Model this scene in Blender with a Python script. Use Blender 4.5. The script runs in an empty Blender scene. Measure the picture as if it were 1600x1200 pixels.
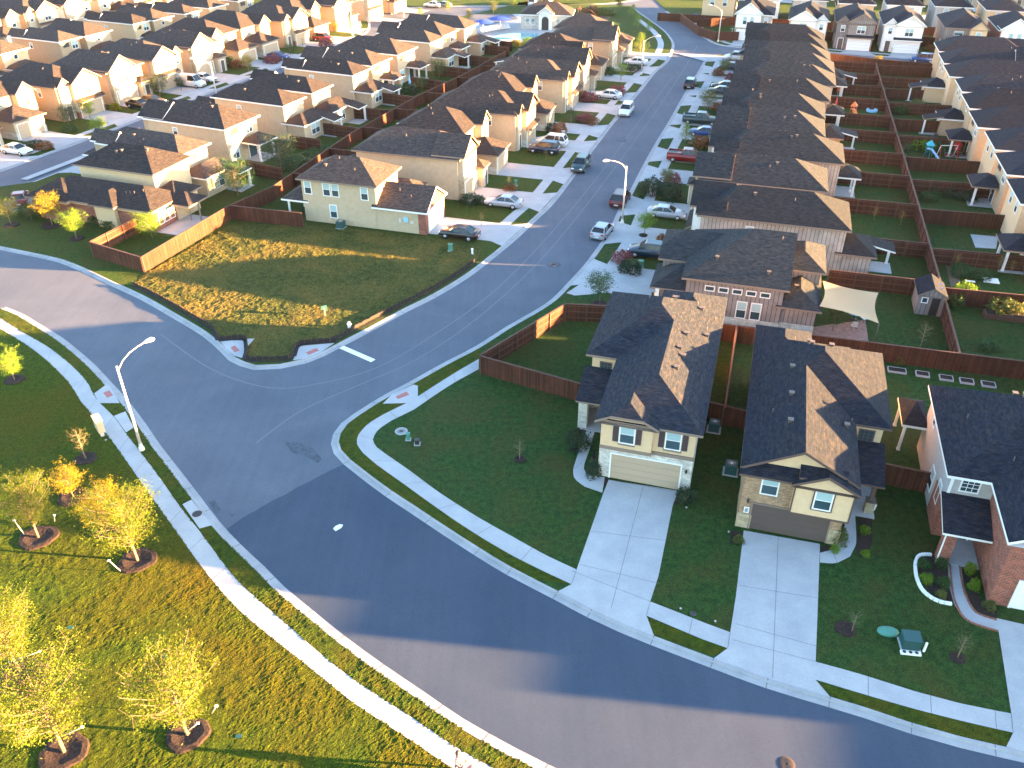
import bpy, bmesh, math, random
from mathutils import Vector, Matrix
from mathutils.bvhtree import BVHTree
R = math.radians
random.seed(7)
S = bpy.context.scene
COL = S.collection

# ---------------------------------------------------------------- camera
CAMH = 39.5; FOC = 1318.0; PIT = R(33.54)
cam_d = bpy.data.cameras.new("camera"); cam = bpy.data.objects.new("camera", cam_d); COL.objects.link(cam)
cam.location = (0, 0, CAMH); cam.rotation_euler = (R(90) - PIT, 0, 0)
cam_d.sensor_width = 36; cam_d.lens = 36 * FOC / 1600.0
cam_d.clip_start = .5; cam_d.clip_end = 6000
S.camera = cam

# ---------------------------------------------------------------- world, sun, exposure
SUN_EL = 6.9; SUN_AZ = 95.5          # degrees clockwise from +Y, towards the sun
w_ = bpy.data.worlds.new("World"); S.world = w_; w_.use_nodes = True
nt = w_.node_tree; bg = nt.nodes["Background"]
sky = nt.nodes.new("ShaderNodeTexSky"); sky.sky_type = 'NISHITA'; sky.sun_disc = False
sky.sun_elevation = R(SUN_EL); sky.sun_rotation = R(SUN_AZ)
sky.air_density = 1.0; sky.dust_density = .8; sky.ozone_density = 1.9
nt.links.new(sky.outputs[0], bg.inputs[0]); bg.inputs[1].default_value = .06
sd = bpy.data.lights.new("sun", 'SUN'); sun = bpy.data.objects.new("sun", sd); COL.objects.link(sun)
sd.energy = 4.3; sd.angle = R(.5); sd.color = (1.0, .53, .20)
tow = Vector((math.cos(R(SUN_EL)) * math.sin(R(SUN_AZ)), math.cos(R(SUN_EL)) * math.cos(R(SUN_AZ)), math.sin(R(SUN_EL))))
sun.rotation_euler = (-tow).to_track_quat('-Z', 'Y').to_euler()
sun.location = (80, -10, 60)
S.view_settings.view_transform = 'Standard'; S.view_settings.look = 'None'
S.view_settings.exposure = 4.9; S.view_settings.gamma = 1.0; S.view_settings.use_curve_mapping = False

# ---------------------------------------------------------------- surveying: the camera's own geometry gives real ground positions
CP, SP = math.cos(PIT), math.sin(PIT)
def P(x, y, z=0.0):
    a = (x - 800) / FOC; b = (600 - y) / FOC
    s = (CAMH - z) / (SP - b * CP)
    return Vector((a * s, (CP + b * SP) * s, z))
TH = R(-16.4)                        # the street grid
def rot2(x, y, t): return (x * math.cos(t) - y * math.sin(t), x * math.sin(t) + y * math.cos(t))
def GW(w, d, z=0.0, t=TH):
    x, y = rot2(w, d, t); return Vector((x, y, z))
TF = R(-23.5)                        # the far left streets

# ---------------------------------------------------------------- materials
def newmat(name):
    m = bpy.data.materials.new(name); m.use_nodes = True
    n = m.node_tree.nodes; l = m.node_tree.links
    return m, n, l, n["Principled BSDF"]
def ramp(n, stops):
    r = n.new("ShaderNodeValToRGB"); e = r.color_ramp.elements
    e[0].position = stops[0][0]; e[0].color = (*stops[0][1], 1)
    e[1].position = stops[-1][0]; e[1].color = (*stops[-1][1], 1)
    for p, c in stops[1:-1]:
        x = e.new(p); x.color = (*c, 1)
    return r
def noise(n, l, vec, scale, detail=3, rough=.55, dist=0):
    t = n.new("ShaderNodeTexNoise"); t.inputs['Scale'].default_value = scale; t.inputs['Detail'].default_value = detail
    t.inputs['Roughness'].default_value = rough; t.inputs['Distortion'].default_value = dist
    l.new(vec, t.inputs['Vector']); return t
def mixc(n, l, f, a, b, mode='MIX'):
    m = n.new("ShaderNodeMix"); m.data_type = 'RGBA'; m.blend_type = mode
    for s, v in ((0, f), (6, a), (7, b)):
        if hasattr(v, 'links'): l.new(v, m.inputs[s])
        else: m.inputs[s].default_value = v if s == 0 else (*v, 1)
    return m.outputs[2]
def wpos(n): return n.new("ShaderNodeNewGeometry").outputs['Position']
def uvc(n): return n.new("ShaderNodeTexCoord").outputs['UV']
def bump(n, l, b, h, strength, dist):
    bp = n.new("ShaderNodeBump"); bp.inputs['Strength'].default_value = strength; bp.inputs['Distance'].default_value = dist
    l.new(h, bp.inputs['Height']); l.new(bp.outputs[0], b.inputs['Normal'])
def plain(name, c, rough=.6, metal=0, spec=.5):
    m, n, l, b = newmat(name); b.inputs['Base Color'].default_value = (*c, 1)
    b.inputs['Roughness'].default_value = rough; b.inputs['Metallic'].default_value = metal
    b.inputs['Specular IOR Level'].default_value = spec
    return m
def mottled(name, c1, c2, scale, rough=.85, bs=0, bd=.02, scale2=None, c3=None, thr=(.35, .65)):
    m, n, l, b = newmat(name); v = wpos(n)
    t = noise(n, l, v, scale, 5, .62); r = ramp(n, [(thr[0], c1), (thr[1], c2)]); l.new(t.outputs[0], r.inputs[0]); c = r.outputs[0]
    if scale2:
        t2 = noise(n, l, v, scale2, 3); r2 = ramp(n, [(.42, (0, 0, 0)), (.62, (1, 1, 1))]); l.new(t2.outputs[0], r2.inputs[0])
        c = mixc(n, l, r2.outputs[0], c, c3)
    l.new(c, b.inputs['Base Color']); b.inputs['Roughness'].default_value = rough
    b.inputs['Specular IOR Level'].default_value = .25
    if bs: bump(n, l, b, t.outputs[0], bs, bd)
    return m
def grass(name, dark, mid, dry, dryamt=.5, clump=3.0, bs=.9, bd=.12, patch=.25):
    m, n, l, b = newmat(name); v = wpos(n)
    big = noise(n, l, v, patch, 4, .6, .6); fine = noise(n, l, v, clump, 6, .72); ff = noise(n, l, v, clump * 5, 3, .7)
    r1 = ramp(n, [(.34, dark), (.5, mid), (.64, tuple(min(1, x * 1.4) for x in mid))]); l.new(fine.outputs[0], r1.inputs[0])
    r2 = ramp(n, [(.5 - .12 * dryamt, (0, 0, 0)), (.72, (dryamt,) * 3)]); l.new(big.outputs[0], r2.inputs[0])
    c = mixc(n, l, r2.outputs[0], r1.outputs[0], dry)
    r3 = ramp(n, [(.38, (.45,) * 3), (.60, (1.25,) * 3)]); l.new(ff.outputs[0], r3.inputs[0])
    c = mixc(n, l, 1.0, c, r3.outputs[0], 'MULTIPLY')
    l.new(c, b.inputs['Base Color']); b.inputs['Roughness'].default_value = .9; b.inputs['Specular IOR Level'].default_value = .1
    ad = n.new("ShaderNodeMath"); ad.operation = 'ADD'; l.new(fine.outputs[0], ad.inputs[0]); l.new(ff.outputs[0], ad.inputs[1])
    bump(n, l, b, ad.outputs[0], bs, bd)
    return m
def shingle(name, a, b_, c_):
    m, n, l, b = newmat(name); u = uvc(n)
    mp = n.new("ShaderNodeMapping"); mp.inputs['Scale'].default_value = (1.0, 3.0, 1); l.new(u, mp.inputs[0])
    t = noise(n, l, mp.outputs[0], 1.5, 4, .7, .8)
    r = ramp(n, [(.34, a), (.52, b_), (.68, c_)]); l.new(t.outputs[0], r.inputs[0])
    br = n.new("ShaderNodeTexBrick"); br.inputs['Scale'].default_value = 1; br.inputs['Brick Width'].default_value = .33; br.inputs['Row Height'].default_value = .145
    br.inputs['Mortar Size'].default_value = .012; br.inputs['Color1'].default_value = (1.3, 1.3, 1.3, 1); br.inputs['Color2'].default_value = (.68, .68, .68, 1)
    br.inputs['Mortar'].default_value = (.4, .4, .4, 1); br.inputs['Bias'].default_value = 0
    l.new(u, br.inputs[0])
    c = mixc(n, l, .75, r.outputs[0], br.outputs[0], 'MULTIPLY')
    oi = n.new("ShaderNodeObjectInfo"); rr = ramp(n, [(0, (.70, .72, .76)), (1, (1.38, 1.34, 1.28))]); l.new(oi.outputs['Random'], rr.inputs[0])
    c = mixc(n, l, 1.0, c, rr.outputs[0], 'MULTIPLY')
    l.new(c, b.inputs['Base Color']); b.inputs['Roughness'].default_value = .92; b.inputs['Specular IOR Level'].default_value = .12
    bump(n, l, b, br.outputs[1], .25, .01)
    return m
def masonry(name, c1, c2, mort, bw, rh, ms=.02, var=1.6):
    m, n, l, b = newmat(name); u = uvc(n)
    br = n.new("ShaderNodeTexBrick"); br.inputs['Scale'].default_value = 1; br.inputs['Brick Width'].default_value = bw; br.inputs['Row Height'].default_value = rh
    br.inputs['Mortar Size'].default_value = ms; br.inputs['Color1'].default_value = (*c1, 1); br.inputs['Color2'].default_value = (*c2, 1)
    br.inputs['Mortar'].default_value = (*mort, 1); l.new(u, br.inputs[0])
    t = noise(n, l, u, 2.2, 4, .7); r = ramp(n, [(.35, (.72,) * 3), (.65, (1.15,) * 3)]); l.new(t.outputs[0], r.inputs[0])
    c = mixc(n, l, 1.0, br.outputs[0], r.outputs[0], 'MULTIPLY'); l.new(c, b.inputs['Base Color'])
    b.inputs['Roughness'].default_value = .85; bump(n, l, b, br.outputs[1], .5, .02); b.inputs['Specular IOR Level'].default_value = .25
    return m
def boards(name, c1, c2, w=.14, axis=0):
    """vertical boards or batten siding: narrow stripes along the wall, colour differing board by board"""
    m, n, l, b = newmat(name); u = uvc(n)
    br = n.new("ShaderNodeTexBrick"); br.inputs['Scale'].default_value = 1; br.offset = 0
    br.inputs['Brick Width'].default_value = w; br.inputs['Row Height'].default_value = 40; br.inputs['Mortar Size'].default_value = w * .09
    br.inputs['Color1'].default_value = (*c1, 1); br.inputs['Color2'].default_value = (*c2, 1); br.inputs['Mortar'].default_value = tuple(x * .45 for x in c1) + (1,)
    l.new(u, br.inputs[0])
    t = noise(n, l, wpos(n), .8, 4, .7); r = ramp(n, [(.3, (.7,) * 3), (.7, (1.2,) * 3)]); l.new(t.outputs[0], r.inputs[0])
    c = mixc(n, l, 1.0, br.outputs[0], r.outputs[0], 'MULTIPLY')
    l.new(c, b.inputs['Base Color']); b.inputs['Roughness'].default_value = .8; b.inputs['Specular IOR Level'].default_value = .2
    bump(n, l, b, br.outputs[1], .4, .015)
    return m
def paint(name, c, rough=.28):
    m, n, l, b = newmat(name); b.inputs['Base Color'].default_value = (*c, 1); b.inputs['Roughness'].default_value = rough
    b.inputs['Coat Weight'].default_value = .35; b.inputs['Coat Roughness'].default_value = .08; b.inputs['Metallic'].default_value = .15
    return m
def leafmat(name, c1, c2, tr=.25):
    m, n, l, b = newmat(name)
    t = noise(n, l, wpos(n), 1.3, 4, .8); r = ramp(n, [(.33, c1), (.67, c2)]); l.new(t.outputs[0], r.inputs[0])
    l.new(r.outputs[0], b.inputs['Base Color']); b.inputs['Roughness'].default_value = .6; b.inputs['Specular IOR Level'].default_value = .2
    tl = n.new("ShaderNodeBsdfTranslucent"); l.new(r.outputs[0], tl.inputs[0])
    mx = n.new("ShaderNodeMixShader"); mx.inputs[0].default_value = tr
    out = n["Material Output"]; l.new(b.outputs[0], mx.inputs[1]); l.new(tl.outputs[0], mx.inputs[2]); l.new(mx.outputs[0], out.inputs[0])
    return m
def asphalt(name, c1, c2, spot=.5):
    m, n, l, b = newmat(name); v = wpos(n)
    a = noise(n, l, v, .16, 5, .65, .5); r = ramp(n, [(.32, c1), (.68, c2)]); l.new(a.outputs[0], r.inputs[0])
    f = noise(n, l, v, 14, 3, .7); r2 = ramp(n, [(.3, (.82,) * 3), (.7, (1.14,) * 3)]); l.new(f.outputs[0], r2.inputs[0])
    c = mixc(n, l, 1.0, r.outputs[0], r2.outputs[0], 'MULTIPLY')
    mp = n.new("ShaderNodeMapping"); mp.inputs['Rotation'].default_value = (0, 0, R(16)); mp.inputs['Scale'].default_value = (1.6, .05, 1); l.new(v, mp.inputs[0])
    st = noise(n, l, mp.outputs[0], 1.0, 4, .6); r3 = ramp(n, [(.35, (.96,) * 3), (.66, (1.05,) * 3)]); l.new(st.outputs[0], r3.inputs[0])
    c = mixc(n, l, 1.0, c, r3.outputs[0], 'MULTIPLY')
    s = noise(n, l, v, .9, 6, .75); r4 = ramp(n, [(.27, (.55,) * 3), (.34, (1,) * 3)]); l.new(s.outputs[0], r4.inputs[0])
    c = mixc(n, l, spot, c, mixc(n, l, 1.0, c, r4.outputs[0], 'MULTIPLY'))
    l.new(c, b.inputs['Base Color']); b.inputs['Roughness'].default_value = .9; b.inputs['Specular IOR Level'].default_value = .25
    bump(n, l, b, f.outputs[0], .25, .01)
    return m
def concrete(name, c1, c2):
    m, n, l, b = newmat(name); v = wpos(n)
    a = noise(n, l, v, .5, 5, .65); r = ramp(n, [(.3, c1), (.7, c2)]); l.new(a.outputs[0], r.inputs[0])
    f = noise(n, l, v, 9, 4, .7); r2 = ramp(n, [(.3, (.9,) * 3), (.7, (1.06,) * 3)]); l.new(f.outputs[0], r2.inputs[0])
    c = mixc(n, l, 1.0, r.outputs[0], r2.outputs[0], 'MULTIPLY')
    l.new(c, b.inputs['Base Color']); b.inputs['Roughness'].default_value = .85; b.inputs['Specular IOR Level'].default_value = .25
    return m

M = dict(
    road=asphalt("asphalt_worn", (.064, .078, .102), (.088, .100, .126)),
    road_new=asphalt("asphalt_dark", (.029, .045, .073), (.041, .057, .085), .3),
    seal=plain("asphalt_scuff", (.100, .112, .135), .9),
    stain=mottled("oil_stain", (.040, .050, .066), (.068, .082, .104), 3, .92),
    conc=concrete("concrete", (.27, .27, .28), (.35, .345, .345)), curb=concrete("curb_concrete", (.21, .215, .225), (.31, .305, .31)),
    joint=plain("joint", (.12, .12, .12), .9),
    lawn=grass("lawn_grass", (.013, .035, .006), (.033, .064, .010), (.085, .068, .015), .55, 2.6, 1.0, .16, .28),
    lawn2=grass("lawn_grass_deep", (.008, .033, .009), (.021, .060, .013), (.062, .052, .014), .60, 2.4, 1.0, .14, .24),
    verge=grass("verge_grass", (.014, .034, .003), (.040, .066, .004), (.105, .080, .006), .6, 2.6, 1.0, .20, .5),
    park=grass("park_grass", (.024, .058, .002), (.052, .090, .003), (.118, .088, .003), .85, 2.6, 1.0, .40, .085),
    wild=grass("rough_grass", (.024, .040, .009), (.058, .068, .015), (.140, .105, .026), .9, 1.5, 1.0, .30, .18),
    ground=grass("far_grass", (.03, .05, .02), (.06, .08, .03), (.11, .09, .04), .5, 1, .5, .1, .05),
    sh_a=shingle("shingles_brown", (.019, .018, .021), (.038, .033, .034), (.068, .050, .038)),
    sh_b=shingle("shingles_grey", (.011, .015, .020), (.020, .024, .029), (.034, .034, .034)),
    sh_c=shingle("shingles_slate", (.006, .009, .017), (.013, .018, .028), (.032, .027, .025)),
    facade=mottled("stucco_pale", (.37, .305, .215), (.42, .35, .25), 3), cream=mottled("stucco_cream", (.54, .385, .225), (.59, .425, .255), 3), tan=mottled("stucco_tan", (.34, .25, .155), (.40, .295, .19), 3),
    beige=mottled("siding_beige", (.40, .31, .20), (.45, .35, .235), 2), taupe=boards("siding_taupe", (.215, .185, .175), (.235, .205, .19), .4),
    batten=boards("siding_batten", (.34, .30, .26), (.38, .33, .29), .4),
    white=mottled("stucco_white", (.66, .64, .60), (.72, .70, .67), 3), grey=mottled("stucco_grey", (.34, .33, .31), (.39, .37, .35), 3),
    stone=masonry("white_stone", (.62, .58, .50), (.46, .42, .36), (.40, .38, .34), .42, .17, .015),
    brick=masonry("red_brick", (.34, .085, .045), (.17, .050, .034), (.24, .16, .13), .30, .12, .015),
    tanbrick=masonry("tan_brick", (.36, .22, .12), (.25, .15, .085), (.34, .26, .18), .34, .12, .015),
    oldstone=masonry("buff_stone", (.42, .33, .20), (.30, .23, .14), (.28, .24, .18), .5, .3, .02),
    trim=plain("white_trim", (.72, .70, .66), .5), browntrim=plain("brown_trim", (.085, .055, .045), .6), tantrim=plain("tan_trim", (.20, .145, .11), .6),
    shutter=plain("shutter_brown", (.055, .035, .038), .55), doorbeige=plain("garage_beige", (.38, .285, .19), .5), vent=plain("vent_brown", (.10, .075, .06), .6),
    doorbrown=plain("garage_brown", (.075, .055, .045), .5), doorwhite=plain("garage_white", (.70, .69, .67), .5), dark=plain("dark_metal", (.02, .02, .022), .5),
    glass=plain("window_glass", (.03, .06, .075), .12, 0, .8), blind=plain("window_blind", (.30, .42, .43), .35), pole=plain("galvanised", (.55, .50, .45), .5, .2),
    fence=boards("cedar_fence", (.050, .018, .011), (.098, .036, .021), .14), post=plain("cedar_post", (.075, .032, .020), .8), oldwood=plain("grey_post", (.22, .16, .11), .8),
    fencecap=plain("cedar_cap", (.075, .030, .018), .8),
    mulch=mottled("mulch", (.010, .008, .008), (.036, .022, .018), 7, .95, .8, .05), soil=mottled("bare_soil", (.08, .055, .035), (.13, .09, .06), 6, .95, .5, .04),
    tyre=plain("tyre_rubber", (.015, .015, .016), .85), rim=plain("wheel_rim", (.42, .43, .45), .3, .7), lampred=plain("tail_lamp", (.35, .01, .01), .25),
    lampwhite=plain("head_lamp", (.75, .77, .8), .15), carglass=plain("car_glass", (.006, .010, .014), .12, 0, .5), plate=plain("number_plate", (.6, .6, .6), .5),
    green=plain("utility_green", (.05, .19, .14), .6), greendark=plain("utility_dark_green", (.008, .055, .055), .5), black=plain("black_fabric", (.012, .012, .014), .9),
    rust=plain("iron_cover", (.035, .020, .018), .8), red=plain("tactile_red", (.30, .10, .09), .8), whitep=plain("road_paint", (.62, .62, .60), .7),
    sail=plain("sail_cloth", (.36, .245, .130), .8), paver=masonry("brick_pavers", (.24, .12, .10), (.30, .17, .14), (.2, .15, .13), .22, .11, .01),
    blue=plain("blue_canvas", (.006, .04, .22), .7), water=plain("pool_water", (.04, .24, .30), .05, 0, .8), orange=plain("orange_plastic", (.6, .14, .02), .5),
    bark=mottled("bark", (.13, .09, .06), (.22, .16, .11), 8), skin=plain("skin", (.45, .26, .18), .6), hair=plain("dark_hair", (.03, .018, .012), .6),
    cloth1=plain("pale_cloth", (.26, .15, .14), .8), cloth2=plain("dark_cloth", (.05, .05, .07), .8), teal=plain("teal_plastic", (.02, .30, .34), .5),
    redp=plain("red_plastic", (.42, .03, .03), .5), paleb=plain("pale_blue_plastic", (.25, .5, .7), .5), solar=plain("solar_glass", (.01, .02, .12), .15, 0, .8),
)
LEAF = dict(
    yellow=leafmat("leaf_yellow_green", (.045, .085, .004), (.125, .150, .008), .30), lime=leafmat("leaf_lime", (.07, .15, .010), (.17, .27, .018), .3),
    olive=leafmat("leaf_olive", (.05, .075, .018), (.11, .13, .03), .25), green=leafmat("leaf_green", (.012, .050, .014), (.035, .095, .022), .2),
    dark=leafmat("leaf_dark", (.010, .032, .016), (.028, .062, .030), .15), pink=leafmat("leaf_pink", (.12, .030, .040), (.24, .075, .085), .2),
    rust=leafmat("leaf_rust", (.14, .05, .02), (.24, .10, .035), .2), yel2=leafmat("leaf_gold", (.14, .115, .005), (.26, .21, .008), .28),
)

# ---------------------------------------------------------------- mesh building
class MB:
    def __init__(s): s.v = []; s.f = []; s.m = []; s.mats = []; s.sm = []
    def mi(s, mat):
        if mat not in s.mats: s.mats.append(mat)
        return s.mats.index(mat)
    def face(s, pts, mat):
        b = len(s.v); s.v += [tuple(p) for p in pts]; s.f.append(tuple(range(b, b + len(pts)))); s.m.append(s.mi(mat)); s.sm.append(False); return s
    def mesh(s, vs, fs, mat, smooth=False):
        b = len(s.v); s.v += [tuple(p) for p in vs]; k = s.mi(mat)
        for f in fs: s.f.append(tuple(b + i for i in f)); s.m.append(k); s.sm.append(smooth)
        return s
    def box(s, x0, x1, y0, y1, z0, z1, mat, rz=0, at=(0, 0, 0), bot=True):
        c = [(x, y, z) for z in (z0, z1) for x, y in ((x0, y0), (x1, y0), (x1, y1), (x0, y1))]
        if rz or at != (0, 0, 0): c = [Vector((*rot2(p[0], p[1], rz), p[2])) + Vector(at) for p in c]
        F = [(4, 5, 6, 7), (0, 1, 5, 4), (1, 2, 6, 5), (2, 3, 7, 6), (3, 0, 4, 7)] + ([(3, 2, 1, 0)] if bot else [])
        for f in F: s.face([c[i] for i in f], mat)
        return s
    def tube(s, pts, rads, mat, n=8, cap=True):
        pts = [Vector(p) for p in pts]
        if not hasattr(rads, '__len__'): rads = [rads] * len(pts)
        vs = []; fs = []
        for i, p in enumerate(pts):
            t = (pts[min(i + 1, len(pts) - 1)] - pts[max(i - 1, 0)]).normalized()
            a = t.orthogonal().normalized() if abs(t.z) < .95 else Vector((1, 0, 0)); a = (a - t * a.dot(t)).normalized(); b = t.cross(a)
            for k in range(n):
                q = 2 * math.pi * k / n; vs.append(p + (a * math.cos(q) + b * math.sin(q)) * rads[i])
        for i in range(len(pts) - 1):
            for k in range(n): fs.append((i * n + k, i * n + (k + 1) % n, (i + 1) * n + (k + 1) % n, (i + 1) * n + k))
        if cap: fs.append(tuple(range(n - 1, -1, -1))); fs.append(tuple((len(pts) - 1) * n + k for k in range(n)))
        return s.mesh(vs, fs, mat, True)
    def lathe(s, prof, mat, n=16, at=(0, 0, 0), sx=1, sy=1):
        vs = []; fs = []
        for r, z in prof:
            for k in range(n):
                q = 2 * math.pi * k / n; vs.append((at[0] + r * sx * math.cos(q), at[1] + r * sy * math.sin(q), at[2] + z))
        for i in range(len(prof) - 1):
            for k in range(n): fs.append((i * n + k, i * n + (k + 1) % n, (i + 1) * n + (k + 1) % n, (i + 1) * n + k))
        fs.append(tuple((len(prof) - 1) * n + k for k in range(n)))
        return s.mesh(vs, fs, mat, True)
    def data(s, name):
        me = bpy.data.meshes.new(name); me.from_pydata(s.v, [], s.f)
        for m in s.mats: me.materials.append(m)
        me.polygons.foreach_set('material_index', s.m); me.polygons.foreach_set('use_smooth', s.sm)
        uv = me.uv_layers.new(name="UVMap"); co = me.vertices
        for p in me.polygons:
            nrm = p.normal
            if abs(nrm.z) > .97: t = Vector((1, 0, 0)); bb = Vector((0, 1, 0))
            else: t = Vector((0, 0, 1)).cross(nrm).normalized(); bb = nrm.cross(t)
            for li in p.loop_indices:
                c = co[me.loops[li].vertex_index].co; uv.data[li].uv = (c.dot(t), c.dot(bb))
        me.update(); return me
    def build(s, name, parent=None, loc=None, rz=0):
        o = bpy.data.objects.new(name, s.data(name)); COL.objects.link(o)
        if parent: o.parent = parent
        if loc is not None: o.location = loc
        if rz: o.rotation_euler = (0, 0, rz)
        return o
def tag(o, label=None, cat=None, group=None, kind=None):
    if label: o['label'] = label
    if cat: o['category'] = cat
    if group: o['group'] = group
    if kind: o['kind'] = kind
    return o
def empty(name, loc, rz=0, label=None, cat=None, group=None):
    o = bpy.data.objects.new(name, None); COL.objects.link(o); o.location = loc; o.rotation_euler = (0, 0, rz); o.empty_display_size = .3
    return tag(o, label, cat, group)
def link(name, me, parent=None, loc=(0, 0, 0), rz=0, sc=None):
    o = bpy.data.objects.new(name, me); COL.objects.link(o)
    if parent: o.parent = parent
    o.location = loc; o.rotation_euler = (0, 0, rz)
    if sc: o.scale = sc if hasattr(sc, '__len__') else (sc,) * 3
    return o
def smooth_line(pts, step=1.2, closed=False):
    """Catmull-Rom through surveyed points, resampled"""
    out = []; n = len(pts); pts = [Vector((p[0], p[1], 0)) for p in pts]
    for i in range(n - 1):
        p0 = pts[max(i - 1, 0)]; p1 = pts[i]; p2 = pts[i + 1]; p3 = pts[min(i + 2, n - 1)]
        k = max(1, int((p2 - p1).length / step))
        for j in range(k):
            t = j / k
            out.append(.5 * ((2 * p1) + (p2 - p0) * t + (2 * p0 - 5 * p1 + 4 * p2 - p3) * t * t + (3 * p1 - 3 * p2 + p3 - p0) * t ** 3))
    out.append(pts[-1]); return out
def offset_line(pts, o):
    out = []
    for i, p in enumerate(pts):
        t = (pts[min(i + 1, len(pts) - 1)] - pts[max(i - 1, 0)]).normalized(); out.append(p + Vector((t.y, -t.x, 0)) * o)   # + = right of travel
    return out
def sheet(name, pts, z, mat, skirt=0, kind='structure', **k):
    mb = MB(); ps = [Vector((p[0], p[1], z)) for p in pts]
    ar = sum(ps[i].x * ps[(i + 1) % len(ps)].y - ps[(i + 1) % len(ps)].x * ps[i].y for i in range(len(ps)))
    if ar < 0: ps.reverse()
    mb.face(ps, mat)
    if skirt:
        for i in range(len(ps)):
            a, b = ps[i], ps[(i + 1) % len(ps)]; mb.face([a - Vector((0, 0, skirt)), b - Vector((0, 0, skirt)), b, a], mat)
    o = mb.build(name); tag(o, kind=kind, **k); return o
def strip(name, A, B, z, mat, kind='structure', **k):
    mb = MB(); n = len(A)
    for i in range(n - 1):
        q = [Vector((p[0], p[1], z)) for p in (A[i], A[i + 1], B[i + 1], B[i])]
        if (q[1] - q[0]).cross(q[3] - q[0]).z < 0: q.reverse()
        mb.face(q, mat)
    o = mb.build(name); tag(o, kind=kind, **k); return o
def resample(pts, n):
    L = [0]
    for i in range(1, len(pts)): L.append(L[-1] + (pts[i] - pts[i - 1]).length)
    out = []
    for k in range(n):
        t = L[-1] * k / (n - 1); i = 0
        while i < len(L) - 2 and L[i + 1] < t: i += 1
        f = (t - L[i]) / max(1e-6, L[i + 1] - L[i]); out.append(pts[i].lerp(pts[i + 1], f))
    return out
def px(*a): return [P(x, y) for x, y in a]
# ================================================================ GROUND, STREETS
RZ = -.12                                        # street level; lots lie at 0
sheet('ground', [(-3000, -600), (3000, -600), (3000, 5000), (-3000, 5000)], -.30, M['ground'])
sheet('road', [(-420, -60), (420, -60), (420, 560), (-420, 560)], RZ, M['road'])

A_left = smooth_line(px((0, 384.5), (62, 397), (100, 406), (137, 421), (175, 439), (225, 462), (275, 490), (325, 520), (352, 543), (367, 558), (400, 570.5), (437, 569), (475, 561), (500, 551),
                        (525, 538), (575, 512), (625, 485), (675, 460), (725, 430), (762, 402), (800, 371), (832, 341), (860, 314), (900, 262), (922, 232), (950, 196), (980, 160), (1000, 137), (1020, 112), (1040, 95),
                        (1048.5, 77), (1049.5, 68), (1046, 60), (1035, 47), (1012, 30), (995, 18), (985, 9)))
far_L = [GW(-60, 262), GW(-108, 248)]
B_right = [GW(w, d, 0, TF) for w, d in ((-104, 186), (-101.5, 172), (-101.3, 150), (-101.2, 120), (-101.2, 95), (-101.2, 74))]
C_edge = smooth_line(px((1108, 88), (1095, 112), (1075, 145), (1050, 190), (1032, 220), (1010, 260), (985, 310), (975, 325), (960, 357), (940, 388), (920, 415), (900, 437), (870, 468), (837, 490), (800, 511), (750, 543), (700, 569),
                        (645, 600), (612, 617), (590, 630), (562, 648), (543, 662), (532, 677), (529, 690), (533, 703), (547, 718), (575, 740), (612, 767), (650, 792), (700, 825), (750, 857), (800, 887), (872, 924), (925, 952), (975, 975),
                        (1022, 994), (1115, 1029), (1200, 1060), (1297, 1089), (1350, 1105), (1425, 1130), (1500, 1151), (1600, 1174)))
C_ext = [Vector((34, 24.2, 0)), Vector((42, 22, 0)), Vector((60, 18, 0)), Vector((400, -30, 0)), Vector((400, 250, 0))]
E_south = [GW(w, d) for w, d in ((250, 168), (60, 183.5), (20, 187.8), (0, 189), (-8, 189.2))]
P_edge = smooth_line(px((0, 482), (25, 492), (50, 507), (87, 530), (112, 550), (137, 572), (160, 597), (187, 627), (217, 667), (237, 697), (275, 747), (300, 780), (330, 820), (362, 855), (400, 891), (432, 924), (475, 960), (525, 1001),
                        (587, 1047), (650, 1090), (712, 1133), (800, 1183), (900, 1232), (1020, 1282)))
F_edge = smooth_line([GW(-109.3, 40, 0, TF)] + px((25, 256), (127, 219), (222, 183), (314, 148), (416, 111), (480, 88), (512, 76), (527, 66), (540, 60)) + px((566, 53), (575, 42), (572, 30), (556, 24)) + px((536, 24), (525, 20)))
T_edge = smooth_line(px((1042, 17), (1050, 22), (1072, 37), (1100, 56), (1117, 66), (1132, 70.5), (1150, 72.5), (1175, 74.5)) + [GW(w, d) for w, d in ((5, 197.0), (20, 195.6), (45, 193.5), (120, 186))])

def island(name, pts, mat, **k): return sheet(name, pts, 0, mat, .3, **k)
A_ext0 = P(0, 384.5) + Vector((-60, 12, 0))
B_ext = [GW(-101.2, 40, 0, TF)]
island('lawn', [A_ext0] + A_left + [GW(-40, 238), GW(-66, 236)] + B_right + [Vector((-110, 86, 0))], M['lawn'])
island('lawn', C_edge + C_ext + E_south, M['lawn2'])
island('park_lawn', [P(0, 482) + Vector((-80, 12, 0))] + P_edge + [Vector((60, -20, 0)), Vector((60, -55, 0)), Vector((-300, -55, 0))], M['park'])
island('lawn', [GW(-109.3, 40, 0, TF) + Vector((-200, 0, 0))] + F_edge + [P(525, 20) + Vector((-10, 12, 0)), Vector((-100, 330, 0)), Vector((-400, 300, 0))], M['lawn'])
island('lawn', T_edge + [Vector((400, 180, 0)), Vector((400, 540, 0)), Vector((60, 540, 0)), P(1020, -5)], M['lawn'])
TM_edge = smooth_line(px((610, 22), (622, 14), (650, 11), (720, 9), (800, 8.5), (900, 7), (960, 4), (1000, -2)))
island('lawn', TM_edge + [P(1000, -2) + Vector((0, 60, 0)), P(610, 22) + Vector((-12, 90, 0))], M['lawn'])
_e = px((520, 0), (540, 2), (560, 6), (566, 4)); 

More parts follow.
